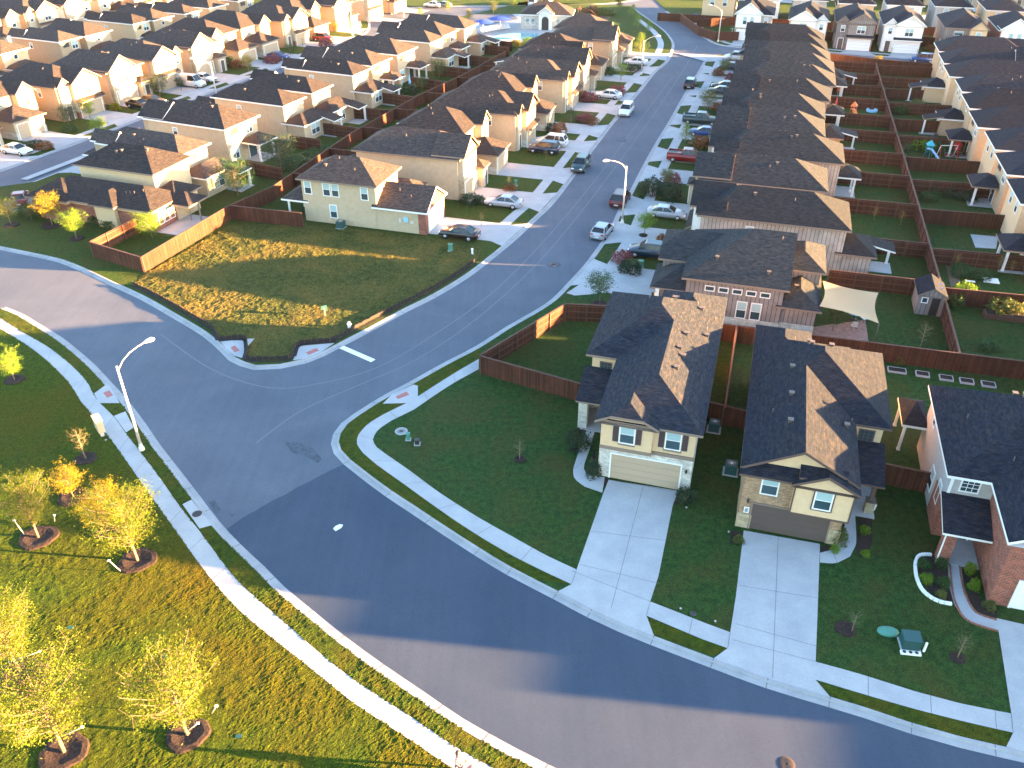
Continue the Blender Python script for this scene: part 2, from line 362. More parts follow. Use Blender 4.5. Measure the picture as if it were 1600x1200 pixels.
def curb(line, side, name='curb'):
    """rolled kerb with its gutter pan, along the street side of an island edge. side +1: street on the right of travel"""
    prof = ((-.02, .010), (.16, .010), (.22, -.095), (.60, -.108), (.60, -.13)); mb = MB()
    L = [offset_line(line, side * o) for o, z in prof]
    for j in range(len(prof) - 1):
        for i in range(len(line) - 1):
            q = [L[j][i] + Vector((0, 0, prof[j][1])), L[j][i + 1] + Vector((0, 0, prof[j][1])), L[j + 1][i + 1] + Vector((0, 0, prof[j + 1][1])), L[j + 1][i] + Vector((0, 0, prof[j + 1][1]))]
            if (q[1] - q[0]).cross(q[3] - q[0]).z * 1.0 < 0: q.reverse()
            mb.face(q, M['curb'])
    # expansion joints every 3 m
    acc = 0
    for i in range(len(line) - 1):
        acc += (line[i + 1] - line[i]).length
        if acc > 3:
            acc = 0; t = (line[i + 1] - line[i]).normalized() * .03
            a, b = L[0][i], L[1][i]; c = L[3][i]; d = L[2][i]
            mb.face([a - t + Vector((0, 0, .014)), b - t + Vector((0, 0, .014)), b + t + Vector((0, 0, .014)), a + t + Vector((0, 0, .014))], M['joint'])
            mb.face([d - t + Vector((0, 0, -.088)), c - t + Vector((0, 0, -.103)), c + t + Vector((0, 0, -.103)), d + t + Vector((0, 0, -.088))], M['joint'])
    return tag(mb.build(name), kind='structure')
curb(A_left, 1); curb(C_edge, 1); curb(P_edge, -1); curb(F_edge, 1); curb(T_edge, 1); curb(TM_edge, 1)
curb(smooth_line(list(reversed(B_right))), -1)

# darker new asphalt with a ragged seam
seam = px((352, 826), (380, 806), (402, 794), (425, 780), (445, 771), (468, 757), (480, 752), (500, 741), (520, 731), (540, 722))
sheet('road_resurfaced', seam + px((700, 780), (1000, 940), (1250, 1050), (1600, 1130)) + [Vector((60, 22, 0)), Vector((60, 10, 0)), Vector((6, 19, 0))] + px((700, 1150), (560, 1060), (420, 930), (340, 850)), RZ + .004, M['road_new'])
def ribbon(name, line, w, z, mat, **k): return strip(name, offset_line(line, -w / 2), offset_line(line, w / 2), z, mat, **k)
ribbon('road_seam', smooth_line(px((400, 690), (470, 640), (560, 600), (650, 560), (740, 500), (830, 420), (900, 340), (965, 255), (1020, 180), (1070, 105), (1090, 70))), .12, RZ + .005, M['seal'])
ribbon('road_seam', smooth_line(px((250, 520), (330, 575), (420, 604), (500, 597), (590, 572), (680, 520), (770, 455), (850, 375), (930, 280), (990, 200), (1050, 120))), .12, RZ + .005, M['seal'])
ribbon('stop_line', px((530, 539), (583, 562)), .55, RZ + .006, M['whitep'])
sheet('road_marking', px((520, 824), (524, 820), (530, 817), (536, 818), (533, 823), (524, 828)), RZ + .009, M['whitep'])
for pts in [((445, 690), (462, 688), (490, 700), (503, 715), (497, 722), (478, 712), (455, 705)), ((325, 782), (335, 780), (345, 795), (338, 803)), ((357, 800), (367, 802), (362, 807))]:
    sheet('oil_stain', px(*pts), RZ + .0065, M['stain'])

# ---- rough empty lot
lot = offset_line(A_left, -.6)
i0 = min(range(len(A_left)), key=lambda i: (A_left[i] - P(195, 448)).length); i1 = min(range(len(A_left)), key=lambda i: (A_left[i] - P(765, 398)).length)
sheet('rough_grass', lot[i0:i1] + [P(752, 388), P(718, 378), P(670, 371), P(480, 350), P(360, 352), P(222, 432)], .006, M['wild'])
# ---- verges between kerb and pavement
def path_strip(name, A, B, z=.012, mat='conc', n=60, joints=3.0):
    a = resample(smooth_line(A), n); b = resample(smooth_line(B), n); o = strip(name, a, b, z, M[mat])
    mb = MB(); acc = 0
    for i in range(n - 1):
        acc += ((a[i + 1] + b[i + 1]) - (a[i] + b[i])).length / 2
        if acc > joints:
            acc = 0; t = ((a[i + 1] + b[i + 1]) - (a[i] + b[i])).normalized() * .018; z_ = Vector((0, 0, z + .004))
            mb.face([a[i] - t + z_, a[i] + t + z_, b[i] + t + z_, b[i] - t + z_], M['joint'])
    if mb.f: tag(mb.build('pavement_joint'), kind='structure')
    return o
# park pavement
pk_r = px((0, 497), (37, 520), (75, 542), (105, 565), (137, 597), (146, 617), (157, 631), (177, 650), (195, 675), (220, 707), (250, 747), (280, 790), (312, 830), (362, 897), (400, 934), (450, 977), (517, 1035), (575, 1077), (650, 1125), (712, 1168), (770, 1200), (850, 1240))
pk_l = px((0, 514), (37, 536), (75, 565), (107, 597), (118, 613), (126, 628), (140, 643), (156, 665), (172, 685), (195, 717), (225, 760), (262, 812), (287, 847), (325, 899), (362, 942), (400, 977), (495, 1052), (550, 1097), (625, 1146), (695, 1193), (750, 1228), (800, 1255))
strip('verge', resample(smooth_line(pk_r), 80), resample(P_edge[:int(len(P_edge) * .93)], 80), .005, M['verge'])
path_strip('pavement', pk_r, pk_l)
# corner pavement
co_o = px((748, 561), (715, 580), (680, 602), (652, 620), (635, 630), (600, 647), (575, 662), (561, 677), (556, 691), (565, 706), (587, 725), (625, 752), (665, 781), (712, 814), (762, 846), (800, 868), (850, 893), (893, 913))
co_i = px((748, 577), (715, 595), (700, 604), (670, 624), (647, 640), (612, 657), (591, 671), (582, 685), (586, 697), (605, 711), (637, 733), (687, 770), (750, 810), (800, 838), (850, 866), (901, 890))
j0 = min(range(len(C_edge)), key=lambda i: (C_edge[i] - P(750, 543)).length); j1 = min(range(len(C_edge)), key=lambda i: (C_edge[i] - P(872, 924)).length)
strip('verge', resample(smooth_line(co_o), 80), resample(C_edge[j0:j1], 80), .005, M['verge'])
path_strip('pavement', co_o, co_i)
# kerb ramps with red tactile plates
def slab(name, pts, z, mat, **k): return sheet(name, pts, z, M[mat], **k)
slab('kerb_ramp', px((147, 615), (166, 601), (172, 604), (187, 630), (155, 630)), .016, 'conc')
slab('kerb_ramp', px((178, 650), (196, 643), (209, 668), (197, 676)), .016, 'conc')
slab('kerb_ramp', px((343, 532), (398, 529), (384, 545), (380, 560), (366, 556), (352, 543)), .016, 'conc')
slab('kerb_ramp', px((465, 541), (523, 536), (500, 551), (475, 561), (458, 563)), .016, 'conc')
slab('kerb_ramp', px((598, 631), (612, 617), (646, 601), (653, 603), (653, 620), (636, 630)), .016, 'conc')
for q in [((161, 614), (171, 610), (177, 618), (168, 622)), ((360, 543), (367, 540), (375, 548), (367, 551)), ((478, 551), (494, 544), (499, 548), (482, 555)), ((618, 620), (635, 612), (640, 617), (622, 624))]:
    slab('tactile_plate', px(*q), .024, 'red')
slab('pavement', px((285, 788), (299, 781), (331, 821), (312, 826)), .016, 'conc')

# ---- driveways of the three near houses
slab('driveway', px((943, 770), (951, 750), (1060, 767), (1051, 790), (1029, 900), (1016, 940), (1010, 962), (1022, 994), (975, 975), (925, 952), (872, 924), (893, 913), (901, 890)), .018, 'conc')
slab('driveway', px((1162, 829), (1281, 850), (1279.5, 900), (1274.5, 1034), (1274, 1062), (1297, 1089), (1200, 1060), (1115, 1029), (1137, 1013), (1141, 988), (1150, 930)), .018, 'conc')
slab('driveway', px((1557, 966), (1640, 985), (1700, 1200), (1572, 1167), (1583, 1145), (1580, 1115)), .018, 'conc')
mbj = MB()
def jl(a, b, w=.03, z=.023):
    a, b = P(*a), P(*b); t = (b - a).normalized(); n_ = Vector((t.y, -t.x, 0)) * w / 2; z_ = Vector((0, 0, z)); mbj.face([a + n_ + z_, b + n_ + z_, b - n_ + z_, a - n_ + z_], M['joint'])
for a, b in [((1005, 760), (955, 950)), ((905, 882), (1030, 912)), ((893, 892), (1016, 940)), ((1216, 838), (1207, 1060)), ((1150, 975), (1276, 1010)), ((1145, 1000), (1274, 1034)), ((921, 830), (1042, 845)), ((1155, 915), (1279, 935)), ((1016, 940), (1010, 962)), ((1141, 988), (1137, 1013)), ((893, 913), (901, 890)), ((1580, 1115), (1583, 1145)), ((962, 752), (1055, 768))]: jl(a, b)
tag(mbj.build('driveway_joint'), kind='structure')
path_strip('pavement', px((1016, 940), (1060, 957), (1100, 973), (1141, 988)), px((1010, 962), (1055, 981), (1095, 998), (1137, 1013)), n=14)
path_strip('pavement', px((1274.5, 1034), (1350, 1055), (1432, 1081), (1500, 1099), (1580, 1115)), px((1274, 1062), (1350, 1085), (1433, 1109), (1500, 1126), (1583, 1145)), n=26)
slab('verge', px((1011, 965), (1136, 1014), (1115, 1025), (1022, 991)), .006, 'verge'); slab('verge', px((1276, 1064), (1350, 1086), (1433, 1110), (1582, 1146), (1572, 1165), (1500, 1150), (1425, 1129), (1299, 1088)), .006, 'verge')
# front walks
path_strip('garden_path', px((949, 624), (938, 645), (927, 682), (922, 700), (913, 725), (912, 735), (920, 742), (945, 746)), px((932, 624), (925, 650), (910, 690), (901, 715), (895, 735), (897, 748), (912, 760), (941, 770)), n=30, joints=9)
path_strip('garden_path', px((1326, 752), (1322, 790), (1320, 820), (1316, 842), (1303, 858), (1281, 864)), px((1343, 745), (1336, 790), (1338, 850), (1328, 870), (1305, 881), (1281, 879)), n=30, joints=9)
path_strip('garden_path', px((1499, 850), (1500, 875), (1506, 915), (1513, 940), (1525, 957), (1558, 970)), px((1477, 850), (1480, 880), (1484, 920), (1491, 945), (1512, 972), (1561, 988)), n=30, joints=9)
# planting beds
for q in [((931, 745), (951, 748), (947, 760), (935, 758), (916, 750), (915, 735), (930, 700)), ((1281, 852), (1303, 855), (1320, 815), (1322, 838), (1306, 860), (1282, 863)), ((1344, 790), (1362, 796), (1363, 850), (1345, 872), (1338, 860)),
          ((1431, 869), (1448, 867), (1478, 868), (1485, 920), (1489, 944), (1472, 941), (1448, 922), (1434, 900)), ((1502, 880), (1524, 890), (1530, 935), (1560, 950), (1557, 966), (1528, 957), (1514, 938)), ((1143, 828), (1160, 832), (1158, 850), (1140, 850)),
          ((1052, 770), (1082, 770), (1085, 784), (1050, 788)), ((890, 680), (918, 655), (922, 680), (905, 705), (888, 705))]:
    slab('planting_bed', px(*q), .010, 'mulch')
# bare and worn patches
for q in [((1235, 690), (1300, 690), (1298, 660), (1250, 655))]: pass
# ================================================================ HOUSES
PIT_ROOF = .54
def roof(mb, tr, x0, x1, y0, y1, z, mat, pitch=PIT_ROOF, ax='y', k0=1, k1=1, ov=.45, fas='tantrim', th=.2, gab=None, wall=None):
    """hip, gable or clipped-gable roof over a rectangle. k=1 hip end, k=0 gable end."""
    X0, X1, Y0, Y1 = x0 - ov, x1 + ov, y0 - ov, y1 + ov
    if ax == 'x': a0, a1, b0, b1 = X0, X1, Y0, Y1
    else: a0, a1, b0, b1 = Y0, Y1, X0, X1
    h = (b1 - b0) / 2; m = (b0 + b1) / 2
    if h * (k0 + k1) > (a1 - a0):                 # too short: pyramid-like
        f = (a1 - a0) / (h * (k0 + k1)) * .999; H = h * pitch; ins0, ins1 = h * k0 * f, h * k1 * f
    else: H = h * pitch; ins0, ins1 = h * k0, h * k1
    def V(a, b, zz): return (b, a, zz) if ax == 'y' else (a, b, zz)
    def F(pts, mt):
        p = [Vector(q) for q in pts]; n = (p[1] - p[0]).cross(p[2] - p[0])
        if n.length < 1e-6 and len(p) > 3: n = (p[2] - p[0]).cross(p[3] - p[0])
        return p, n
    def up(pts, mt, dst=mb):
        q = []
        for p_ in pts:
            if not q or (Vector(p_) - Vector(q[-1])).length > 1e-4: q.append(p_)
        if (Vector(q[0]) - Vector(q[-1])).length < 1e-4: q.pop()
        if len(q) < 3: return
        n = Vector((0, 0, 0))
        for i in range(len(q)): n += Vector(q[i]).cross(Vector(q[(i + 1) % len(q)]))
        if n.z < 0: q.reverse()
        dst.face(q, mt)
    for s in (-1, 1):
        be = b0 if s < 0 else b1
        g0 = h * k0; g1 = h * k1
        up([V(a0, be, z), V(a1, be, z), V(a1, be - s * h * (1 - k1), z + pitch * h * (1 - k1)), V(a1 - ins1, m, z + H), V(a0 + ins0, m, z + H), V(a0, be - s * h * (1 - k0), z + pitch * h * (1 - k0))], mat)
    for a, k, ins, s in ((a0, k0, ins0, 1), (a1, k1, -ins1, -1)):
        if k > 0:
            c = h * (1 - k); up([V(a, b0 + c, z + pitch * c), V(a, b1 - c, z + pitch * c), V(a + ins, m, z + H)], mat)
        if k < 1 and gab:                          # gable wall in the wall plane, rake boards at the roof edge
            c = h * (1 - k); aw = a + s * ov; hw = h - ov
            pts = [V(aw, m - hw, z), V(aw, m + hw, z), V(aw, m + hw - (c - ov if c > ov else 0), z + pitch * (c - ov))] + ([V(aw, m - hw + (c - ov), z + pitch * (c - ov))] if k > 0 else [])
            n = (Vector(pts[1]) - Vector(pts[0])).cross(Vector(pts[2]) - Vector(pts[0])); d = V(-s, 0, 0)
            if n.dot(Vector(d)) < 0: pts.reverse()
            wall.face(pts, gab)
    # fascia and rake boards, then soffit
    fm = M[fas]; e = .004
    out = [V(a0, b0, z), V(a0, b1, z), V(a1, b1, z), V(a1, b0, z)]
    def band(p, q):
        p = Vector(p); q = Vector(q); pts = [p - Vector((0, 0, th)), q - Vector((0, 0, th)), q, p]; c = Vector(V((a0 + a1) / 2, m, z)); n = (pts[1] - pts[0]).cross(pts[2] - pts[0])
        if n.dot((p + q) / 2 - c) < 0: pts.reverse()
        tr.face(pts, fm)
    band(V(a0, b0, z), V(a1, b0, z)); band(V(a0, b1, z), V(a1, b1, z))
    for a, k in ((a0, k0), (a1, k1)):
        c = h * (1 - k)
        if k >= 1: band(V(a, b0, z), V(a, b1, z))
        else:
            band(V(a, b0, z), V(a, b0 + c, z + pitch * c)); band(V(a, b1, z), V(a, b1 - c, z + pitch * c))
            if k > 0: band(V(a, b0 + c, z + pitch * c), V(a, b1 - c, z + pitch * c))
    so = [V(a0, b0, z - th), V(a0, b1, z - th), V(a1, b1, z - th), V(a1, b0, z - th)]
    n = (Vector(so[1]) - Vector(so[0])).cross(Vector(so[2]) - Vector(so[0]))
    if n.z > 0: so.reverse()
    tr.face(so, fm)
    return z + H
def shed_roof(mb, tr, pts, mat, fas='tantrim', th=.16):
    """one sloping plane given by four corners"""
    p = [Vector(q) for q in pts]; n = (p[1] - p[0]).cross(p[2] - p[0])
    if n.z < 0: p.reverse()
    mb.face(p, mat); c = sum(p, Vector()) / 4
    for i in range(4):
        a, b = p[i], p[(i + 1) % 4]; q = [a - Vector((0, 0, th)), b - Vector((0, 0, th)), b, a]; n = (q[1] - q[0]).cross(q[2] - q[0])
        if n.dot((a + b) / 2 - c) < 0: q.reverse()
        tr.face(q, M[fas])
    tr.face([x - Vector((0, 0, th)) for x in reversed(p)], M[fas])
_meshcache = {}
def side_tf(side):
    """canonical opening: x across, -y outward, z up -> wall side"""
    return {'F': 0, 'B': math.pi, 'L': -math.pi / 2, 'R': math.pi / 2}[side]
def win_mesh(w, h, frame, style):
    key = ('w', round(w, 2), round(h, 2), frame, style)
    if key in _meshcache: return _meshcache[key]
    f = MB(); t = .09 if style != 'thin' else .06; fm = M[frame]
    f.box(-w / 2 - t, -w / 2, -.06, .02, -t, h + t, fm); f.box(w / 2, w / 2 + t, -.06, .02, -t, h + t, fm)
    f.box(-w / 2, w / 2, -.055, .02, -t, 0, fm); f.box(-w / 2, w / 2, -.055, .02, h, h + t, fm)
    if style == 'sill': f.box(-w / 2 - .16, w / 2 + .16, -.14, .02, -t - .08, -t - .001, M['tantrim'])
    if style == 'hood': f.box(-w / 2 - .22, w / 2 + .22, -.22, .02, h + t + .001, h + t + .12, M['tantrim']); f.box(-w / 2 - .12, w / 2 + .12, -.14, .02, -t - .08, -t - .001, M['tantrim'])
    if style == 'grid':
        for i in (1, 2): f.box(-w / 2 + w * i / 3 - .015, -w / 2 + w * i / 3 + .015, -.05, .0, 0, h, fm); f.box(-w / 2, w / 2, -.048, .0, h * i / 3 - .015, h * i / 3 + .015, fm)
    elif style not in ('small', 'thin'): f.box(-w / 2, w / 2, -.05, .0, h * .5 - .02, h * .5 + .02, fm)
    if style == 'double': f.box(-.04, .04, -.052, .0, 0, h, fm)
    p = MB()
    if style in ('grid', 'small'): p.box(-w / 2, w / 2, -.02, .015, 0, h, M['glass'])
    else: p.box(-w / 2, w / 2, -.02, .015, 0, h * .5, M['glass']); p.box(-w / 2, w / 2, -.03, .015, h * .5 + .001, h, M['blind'])
    _meshcache[key] = (f.data('window'), p.data('pane')); return _meshcache[key]
def door_mesh(w, h, mat, trim, style):
    key = ('d', round(w, 2), round(h, 2), mat, trim, style)
    if key in _meshcache: return _meshcache[key]
    d = MB(); fm = M[mat]
    if style == 'garage':
        n = 4
        for i in range(n): d.box(-w / 2, w / 2, -.03, .02, h * i / n + .012, h * (i + 1) / n - .012, fm)
        d.box(-w / 2, w / 2, -.012, .02, 0, h, M['tantrim'])
        for i in range(8):
            for j in range(n):
                x = -w / 2 + w * (i + .5) / 8; d.box(x - w / 16 + .07, x + w / 16 - .07, -.042, .0, h * j / n + .09, h * (j + 1) / n - .09, fm)
    else:
        d.box(-w / 2, w / 2, -.03, .02, 0, h, fm); d.box(-w / 2 + .12, w / 2 - .12, -.045, .0, h * .55, h * .9, fm); d.box(-w / 2 + .12, w / 2 - .12, -.045, .0, h * .1, h * .45, fm)
    t = .1; fr = MB(); fr.box(-w / 2 - t, -w / 2, -.07, .02, 0, h + t, M[trim]); fr.box(w / 2, w / 2 + t, -.07, .02, 0, h + t, M[trim]); fr.box(-w / 2, w / 2, -.07, .02, h, h + t, M[trim])
    _meshcache[key] = (d.data('door'), fr.data('frame')); return _meshcache[key]
class House:
    def __init__(s, name, label, group, loc, rz, wall='beige', sh='sh_a', fas='tantrim', cat='house'):
        s.root = empty(name, loc, rz, label, cat, group); s.w = MB(); s.r = MB(); s.t = MB(); s.wm = wall; s.sh = M[sh]; s.fas = fas
        s.fr = 'trim'; s.vl = []
    def vol(s, x0, x1, y0, y1, z0, z1, ax='y', k0=1, k1=1, wall=None, pitch=PIT_ROOF, ov=.45, top=True, low=None, gab=None, fas=None):
        wm = M[wall or s.wm]
        zz = z0
        if low: s.w.box(x0 - .03, x1 + .03, y0 - .03, y1 + .03, z0, low[1], M[low[0]], bot=False)
        s.w.box(x0, x1, y0, y1, zz, z1 - .001, wm, bot=False)
        if top: return roof(s.r, s.t, x0, x1, y0, y1, z1, s.sh, pitch, ax, k0, k1, ov, fas or s.fas, gab=M[gab or wall or s.wm], wall=s.w)
    def win(s, side, plane, u, z, w=.9, h=1.5, style='std', frame=None, shutters=False, depth=0):
        f, p = win_mesh(w, h, frame or s.fr, style); loc = {'F': (u, plane, z), 'B': (u, plane, z), 'L': (plane, u, z), 'R': (plane, u, z)}[side]
        o = link('window', f, s.root, loc, side_tf(side)); link('pane', p, o)
        if shutters:
            key = ('s', h)
            if key not in _meshcache:
                mb = MB(); mb.box(-.2, .2, -.05, .01, 0, h, M['shutter'])
                for i in range(9): mb.box(-.15, .15, -.065, -.04, .1 + (h - .2) * i / 9, .1 + (h - .2) * (i + .55) / 9, M['shutter'])
                _meshcache[key] = mb.data('shutter')
            for q in (-1, 1):
                dx = q * (w / 2 + .33); a = side_tf(side); c = Vector(loc) + Vector((dx * math.cos(a), dx * math.sin(a), 0)); link('shutter', _meshcache[key], s.root, c, a)
        return o
    def door(s, side, plane, u, w=4.88, h=2.2, mat='doorbeige', trim='trim', style='garage', z=.02, name=None):
        d, f = door_mesh(w, h, mat, trim, style); loc = {'F': (u, plane, z), 'B': (u, plane, z), 'L': (plane, u, z), 'R': (plane, u, z)}[side]
        o = link('garage_door' if style == 'garage' else (name or 'front_door'), d, s.root, loc, side_tf(side)); link('door_frame', f, o)
    def vents(s, pts, kind=0):
        key = ('v', kind)
        if key not in _meshcache:
            mb = MB()
            if kind == 0: mb.box(-.11, .11, -.11, .11, -.1, .2, M['vent']); mb.box(-.18, .18, -.18, .18, .201, .25, M['vent'])
            elif kind == 1: mb.tube([(0, 0, -.1), (0, 0, .3)], .035, M['vent'], 7)
            else:
                mb.tube([(0, 0, -.1), (0, 0, .5)], .035, M['pole'], 6); mb.lathe([(0.02, .0), (.18, .03), (.34, .1), (.40, .17), (.36, .17), (.1, .06)], M['trim'], 14, (0, -.05, .5))
            _meshcache[key] = mb.data('roof_vent')
        for p in pts: s.vl.append(link(('roof_vent', 'roof_pipe', 'satellite_dish')[kind], _meshcache[key], s.root, p))
    def post(s, x, y, z=2.6, w=.12, mat='trim', base=None):
        key = ('p', z, w, mat, base)
        if key not in _meshcache:
            mb = MB(); mb.box(-w, w, -w, w, 0, z, M[mat]); mb.box(-w - .03, w + .03, -w - .03, w + .03, z - .16, z - .02, M[mat])
            if base: mb.box(-w - .16, w + .16, -w - .16, w + .16, 0, 1.0, M[base]); mb.box(-w - .2, w + .2, -w - .2, w + .2, 1.001, 1.08, M[mat])
            else: mb.box(-w - .03, w + .03, -w - .03, w + .03, 0, .14, M[mat])
            _meshcache[key] = mb.data('porch_post')
        link('porch_post', _meshcache[key], s.root, (x, y, 0))
    def part(s, name, mb): return mb.build(name, s.root)
    def lamp(s, side, plane, u, z=2.1):
        if 'lamp' not in _meshcache:
            mb = MB(); mb.box(-.03, .03, -.12, .01, .18, .24, M['dark']); mb.lathe([(.05, 0), (.09, .05), (.09, .22), (.04, .30)], M['dark'], 8, (0, -.14, 0)); _meshcache['lamp'] = mb.data('wall_lamp')
        loc = {'F': (u, plane, z), 'L': (plane, u, z), 'R': (plane, u, z), 'B': (u, plane, z)}[side]; link('wall_lamp', _meshcache['lamp'], s.root, loc, side_tf(side))
    def done(s):
        bv = BVHTree.FromPolygons(s.r.v, s.r.f)
        for o in s.vl:                       # seat every vent on the roof surface
            h = bv.ray_cast(Vector((o.location.x, o.location.y, 30)), Vector((0, 0, -1)))[0]
            if h is not None: o.location.z = h.z
            else: bpy.data.objects.remove(o)
        s.w.build('wall', s.root); s.r.build('roof', s.root); s.t.build('fascia', s.root)
        return s.root

WALLS = ['beige', 'tan', 'cream', 'beige', 'batten']
def std_house(label, group, anchor, local, rz, w, dep, var, seed, gside=0, wall='beige', sh='sh_a', fas='tantrim', z1=5.3, rear=None, door='doorbeige', sidew=2, front='cream', far=False, rw=True, slope=PIT_ROOF, wing=None):
    """two-storey estate house. local y=0 is the street front, y=dep the back of the upper floor"""
    rnd = random.Random(seed); lx, ly = rot2(local[0], local[1], rz)
    H = House('brick_house' if front == 'brick' else 'house', label, group, (anchor[0] - lx, anchor[1] - ly, 0), rz, wall, sh, fas)
    ax = 'y' if dep > w else 'x'
    top = H.vol(0, w, 0, dep, 0, z1, ax, 1, 1, pitch=slope)
    gw = min(5.4, w * .68); g0 = .15 if gside == 0 else w - gw - .15; ew = w - gw - .3; e0 = g0 + gw if gside == 0 else .15
    H.fr = 'trim'
    fw = front
    if var == 0:       # garage under a front gable
        H.vol(g0, g0 + gw, -1.0, 2.6, 0, z1 + .12, 'y', 0, 0, wall=fw, pitch=.62, low=('stone' if rnd.random() < .5 else 'brick', 1.0), fas=fas)
        H.door('F', -1.03, g0 + gw / 2, 4.4, 2.15, door); H.win('F', -1.0, g0 + gw / 2, 3.35, 1.5, 1.35, 'double'); 
        shed_roof(H.r, H.t, [(g0 - .2, -1.01, 3.0), (g0 + gw + .2, -1.01, 3.0), (g0 + gw + .2, -1.75, 2.62), (g0 - .2, -1.75, 2.62)], H.sh, fas)
        H.vol(e0 + .1, e0 + ew, -.35, 2.2, 0, z1 + .05, 'y', 0, 0, wall=fw, pitch=.9, ov=.3); H.win('F', -.35, e0 + ew / 2 + .05, 3.5, .7, 1.1, 'std')
        H.door('F', -.36, e0 + ew / 2 + .05, .95, 2.1, 'browntrim', 'trim', 'entry')
    elif var == 1:     # garage wing pushed forward, hipped
        H.vol(g0, g0 + gw, -4.6, .3, 0, 2.75, 'y', 1, 1, wall=fw, low=('stone', 1.0), ov=.4); H.door('F', -4.63, g0 + gw / 2, 4.4, 2.15, door)
        H.vol(e0 - .9, e0 + ew, -1.2, 2.4, 0, z1 + .1, 'y', 0, 0, wall=fw, pitch=.85, ov=.3); H.win('F', -1.2, e0 + ew / 2 - .4, 3.4, .9, 1.4, 'std')
        H.win('F', -.02, g0 + gw * .45, 3.9, 1.6, .7, 'thin'); H.door('F', -1.21, e0 + ew / 2 - .3, .95, 2.1, 'browntrim', 'trim', 'entry')
    elif var == 2:     # garage wing with brick gable
        H.vol(g0, g0 + gw, -5.6, .3, 0, 2.75, 'y', 0, 1, wall=fw, low=('brick', 1.4), gab='brick', ov=.4, pitch=.62); H.door('F', -5.63, g0 + gw / 2, 4.4, 2.15, 'doorwhite')
        H.win('F', -.02, g0 + gw * .5, 3.9, 1.4, .7, 'thin'); H.win('F', -.02, e0 + ew / 2, 3.4, .9, 1.3, 'std'); H.door('F', -.03, e0 + ew / 2, .95, 2.1, 'browntrim', 'trim', 'entry')
        shed_roof(H.r, H.t, [(e0, -.01, 3.1), (e0 + ew, -.01, 3.1), (e0 + ew, -1.5, 2.6), (e0, -1.5, 2.6)], H.sh, fas); H.post(e0 + ew - .2 if gside == 0 else e0 + .2, -1.3, 2.45)
    else:              # twin front gables, tall
        H.vol(g0, g0 + gw, -.7, 3, 0, z1 + .3, 'y', 0, 0, wall=fw, pitch=.72, ov=.35, low=('oldstone', 2.6)); H.door('F', -.74, g0 + gw / 2, 4.4, 2.15, door)
        H.win('F', -.7, g0 + gw / 2 - .75, 3.3, .75, 1.5, 'std'); H.win('F', -.7, g0 + gw / 2 + .75, 3.3, .75, 1.5, 'std')
        H.vol(e0 + .05, e0 + ew, -1.6, .3, 0, 2.75, 'y', 1, 1, wall=fw, ov=.35); H.win('F', -.02, e0 + ew / 2, 3.5, .7, 1.1, 'std'); H.door('F', -1.63, e0 + ew / 2, .95, 2.1, 'browntrim', 'trim', 'entry')
    if rear == 'wing':   # one-storey room and covered patio behind
        a = rnd.uniform(-.2, .2); x0, x1 = wing or (.2, w - .2)
        H.vol(x0, x1, dep - .3, dep + 3.0, 0, 2.65, 'x' if x1 - x0 > 3.4 else 'y', 1, 1); H.win('B', dep + 3.0, (x0 + x1) / 2 + .5, .75, 2.0, 1.5, 'double'); H.win('B', dep, w / 2, 3.9, .7, .7, 'small')
        H.post(x0 + .15, dep + 5.2, 2.35); shed_roof(H.r, H.t, [(x0 - .3, dep + 2.8, 2.9), (x0 + 2.3, dep + 2.8, 2.9), (x0 + 2.3, dep + 5.5, 2.35), (x0 - .3, dep + 5.5, 2.35)], H.sh, 'tantrim' if sh == 'sh_c' else 'trim')
        H.part('patio_slab', MB().box(x0 - .1, x0 + 2.6, dep + 3.01, dep + 5.6, -.02, .07, M['conc']))
    elif rear == 'porch':
        x0, x1 = wing or (.1, 3.9)
        H.vol(x0, x1, dep - .2, dep + 2.6, 2.3, 2.6, 'x', 1, 1, fas='tantrim' if sh == 'sh_c' else 'trim'); H.post(x0 + .1, dep + 2.4, 2.4); H.post(x1 - .1, dep + 2.4, 2.4)
        H.part('patio_slab', MB().box(x0 - .2, x1 + .2, dep + .01, dep + 2.8, -.02, .07, M['conc']))
        if rw:
            for i in range(3): H.win('B', dep, w * .72 + (i - 1) * .55 * (1 if w > 5 else .8), 4.1, .34, .72, 'small', 'browntrim')
            H.win('B', dep, w * .28, 3.5, 1.3, 1.3, 'double'); H.win('B', dep, w * .8, .8, 1.4, 1.5, 'double'); H.door('B', dep + .02, (x0 + x1) / 2, 1.6, 2.1, 'glass', 'trim', 'entry', name='patio_door')
    elif rear == 'plain' and rw:
        H.win('B', dep, w * .3, 3.4, .9, 1.4, 'std'); H.win('B', dep, w * .7, 3.4, .9, 1.4, 'std')
    if sidew:
        sd_ = {'L': 0, 'R': w}
        for i in range(sidew): H.win('L', 0, dep * (.3 + .38 * i), rnd.choice((3.5, .9)), .7, .9 if i else 1.3, 'std'); H.win('R', w, dep * (.35 + .3 * i), 3.5, .7, .9, 'std')
    if not far:
        hz = z1 + slope * (min(w, dep) / 2 + .45); m_ = w / 2 if ax == 'y' else dep / 2
        for i in range(2):
            o_ = rnd.uniform(.5, 1.6); t_ = rnd.uniform(.3, .75)
            if ax == 'y': H.vents([(m_ + o_, dep * t_, hz - slope * o_)], rnd.choice((0, 1)))
            else: H.vents([(w * t_, m_ + o_ * (1 if m_ > 0 else 1), hz - slope * o_)], rnd.choice((0, 1)))
            H.vents([((m_ - o_) if ax == 'y' else w * t_ * .8, dep * (t_ - .1) if ax == 'y' else m_ - o_, hz - slope * o_)], 1)
    return H.done()
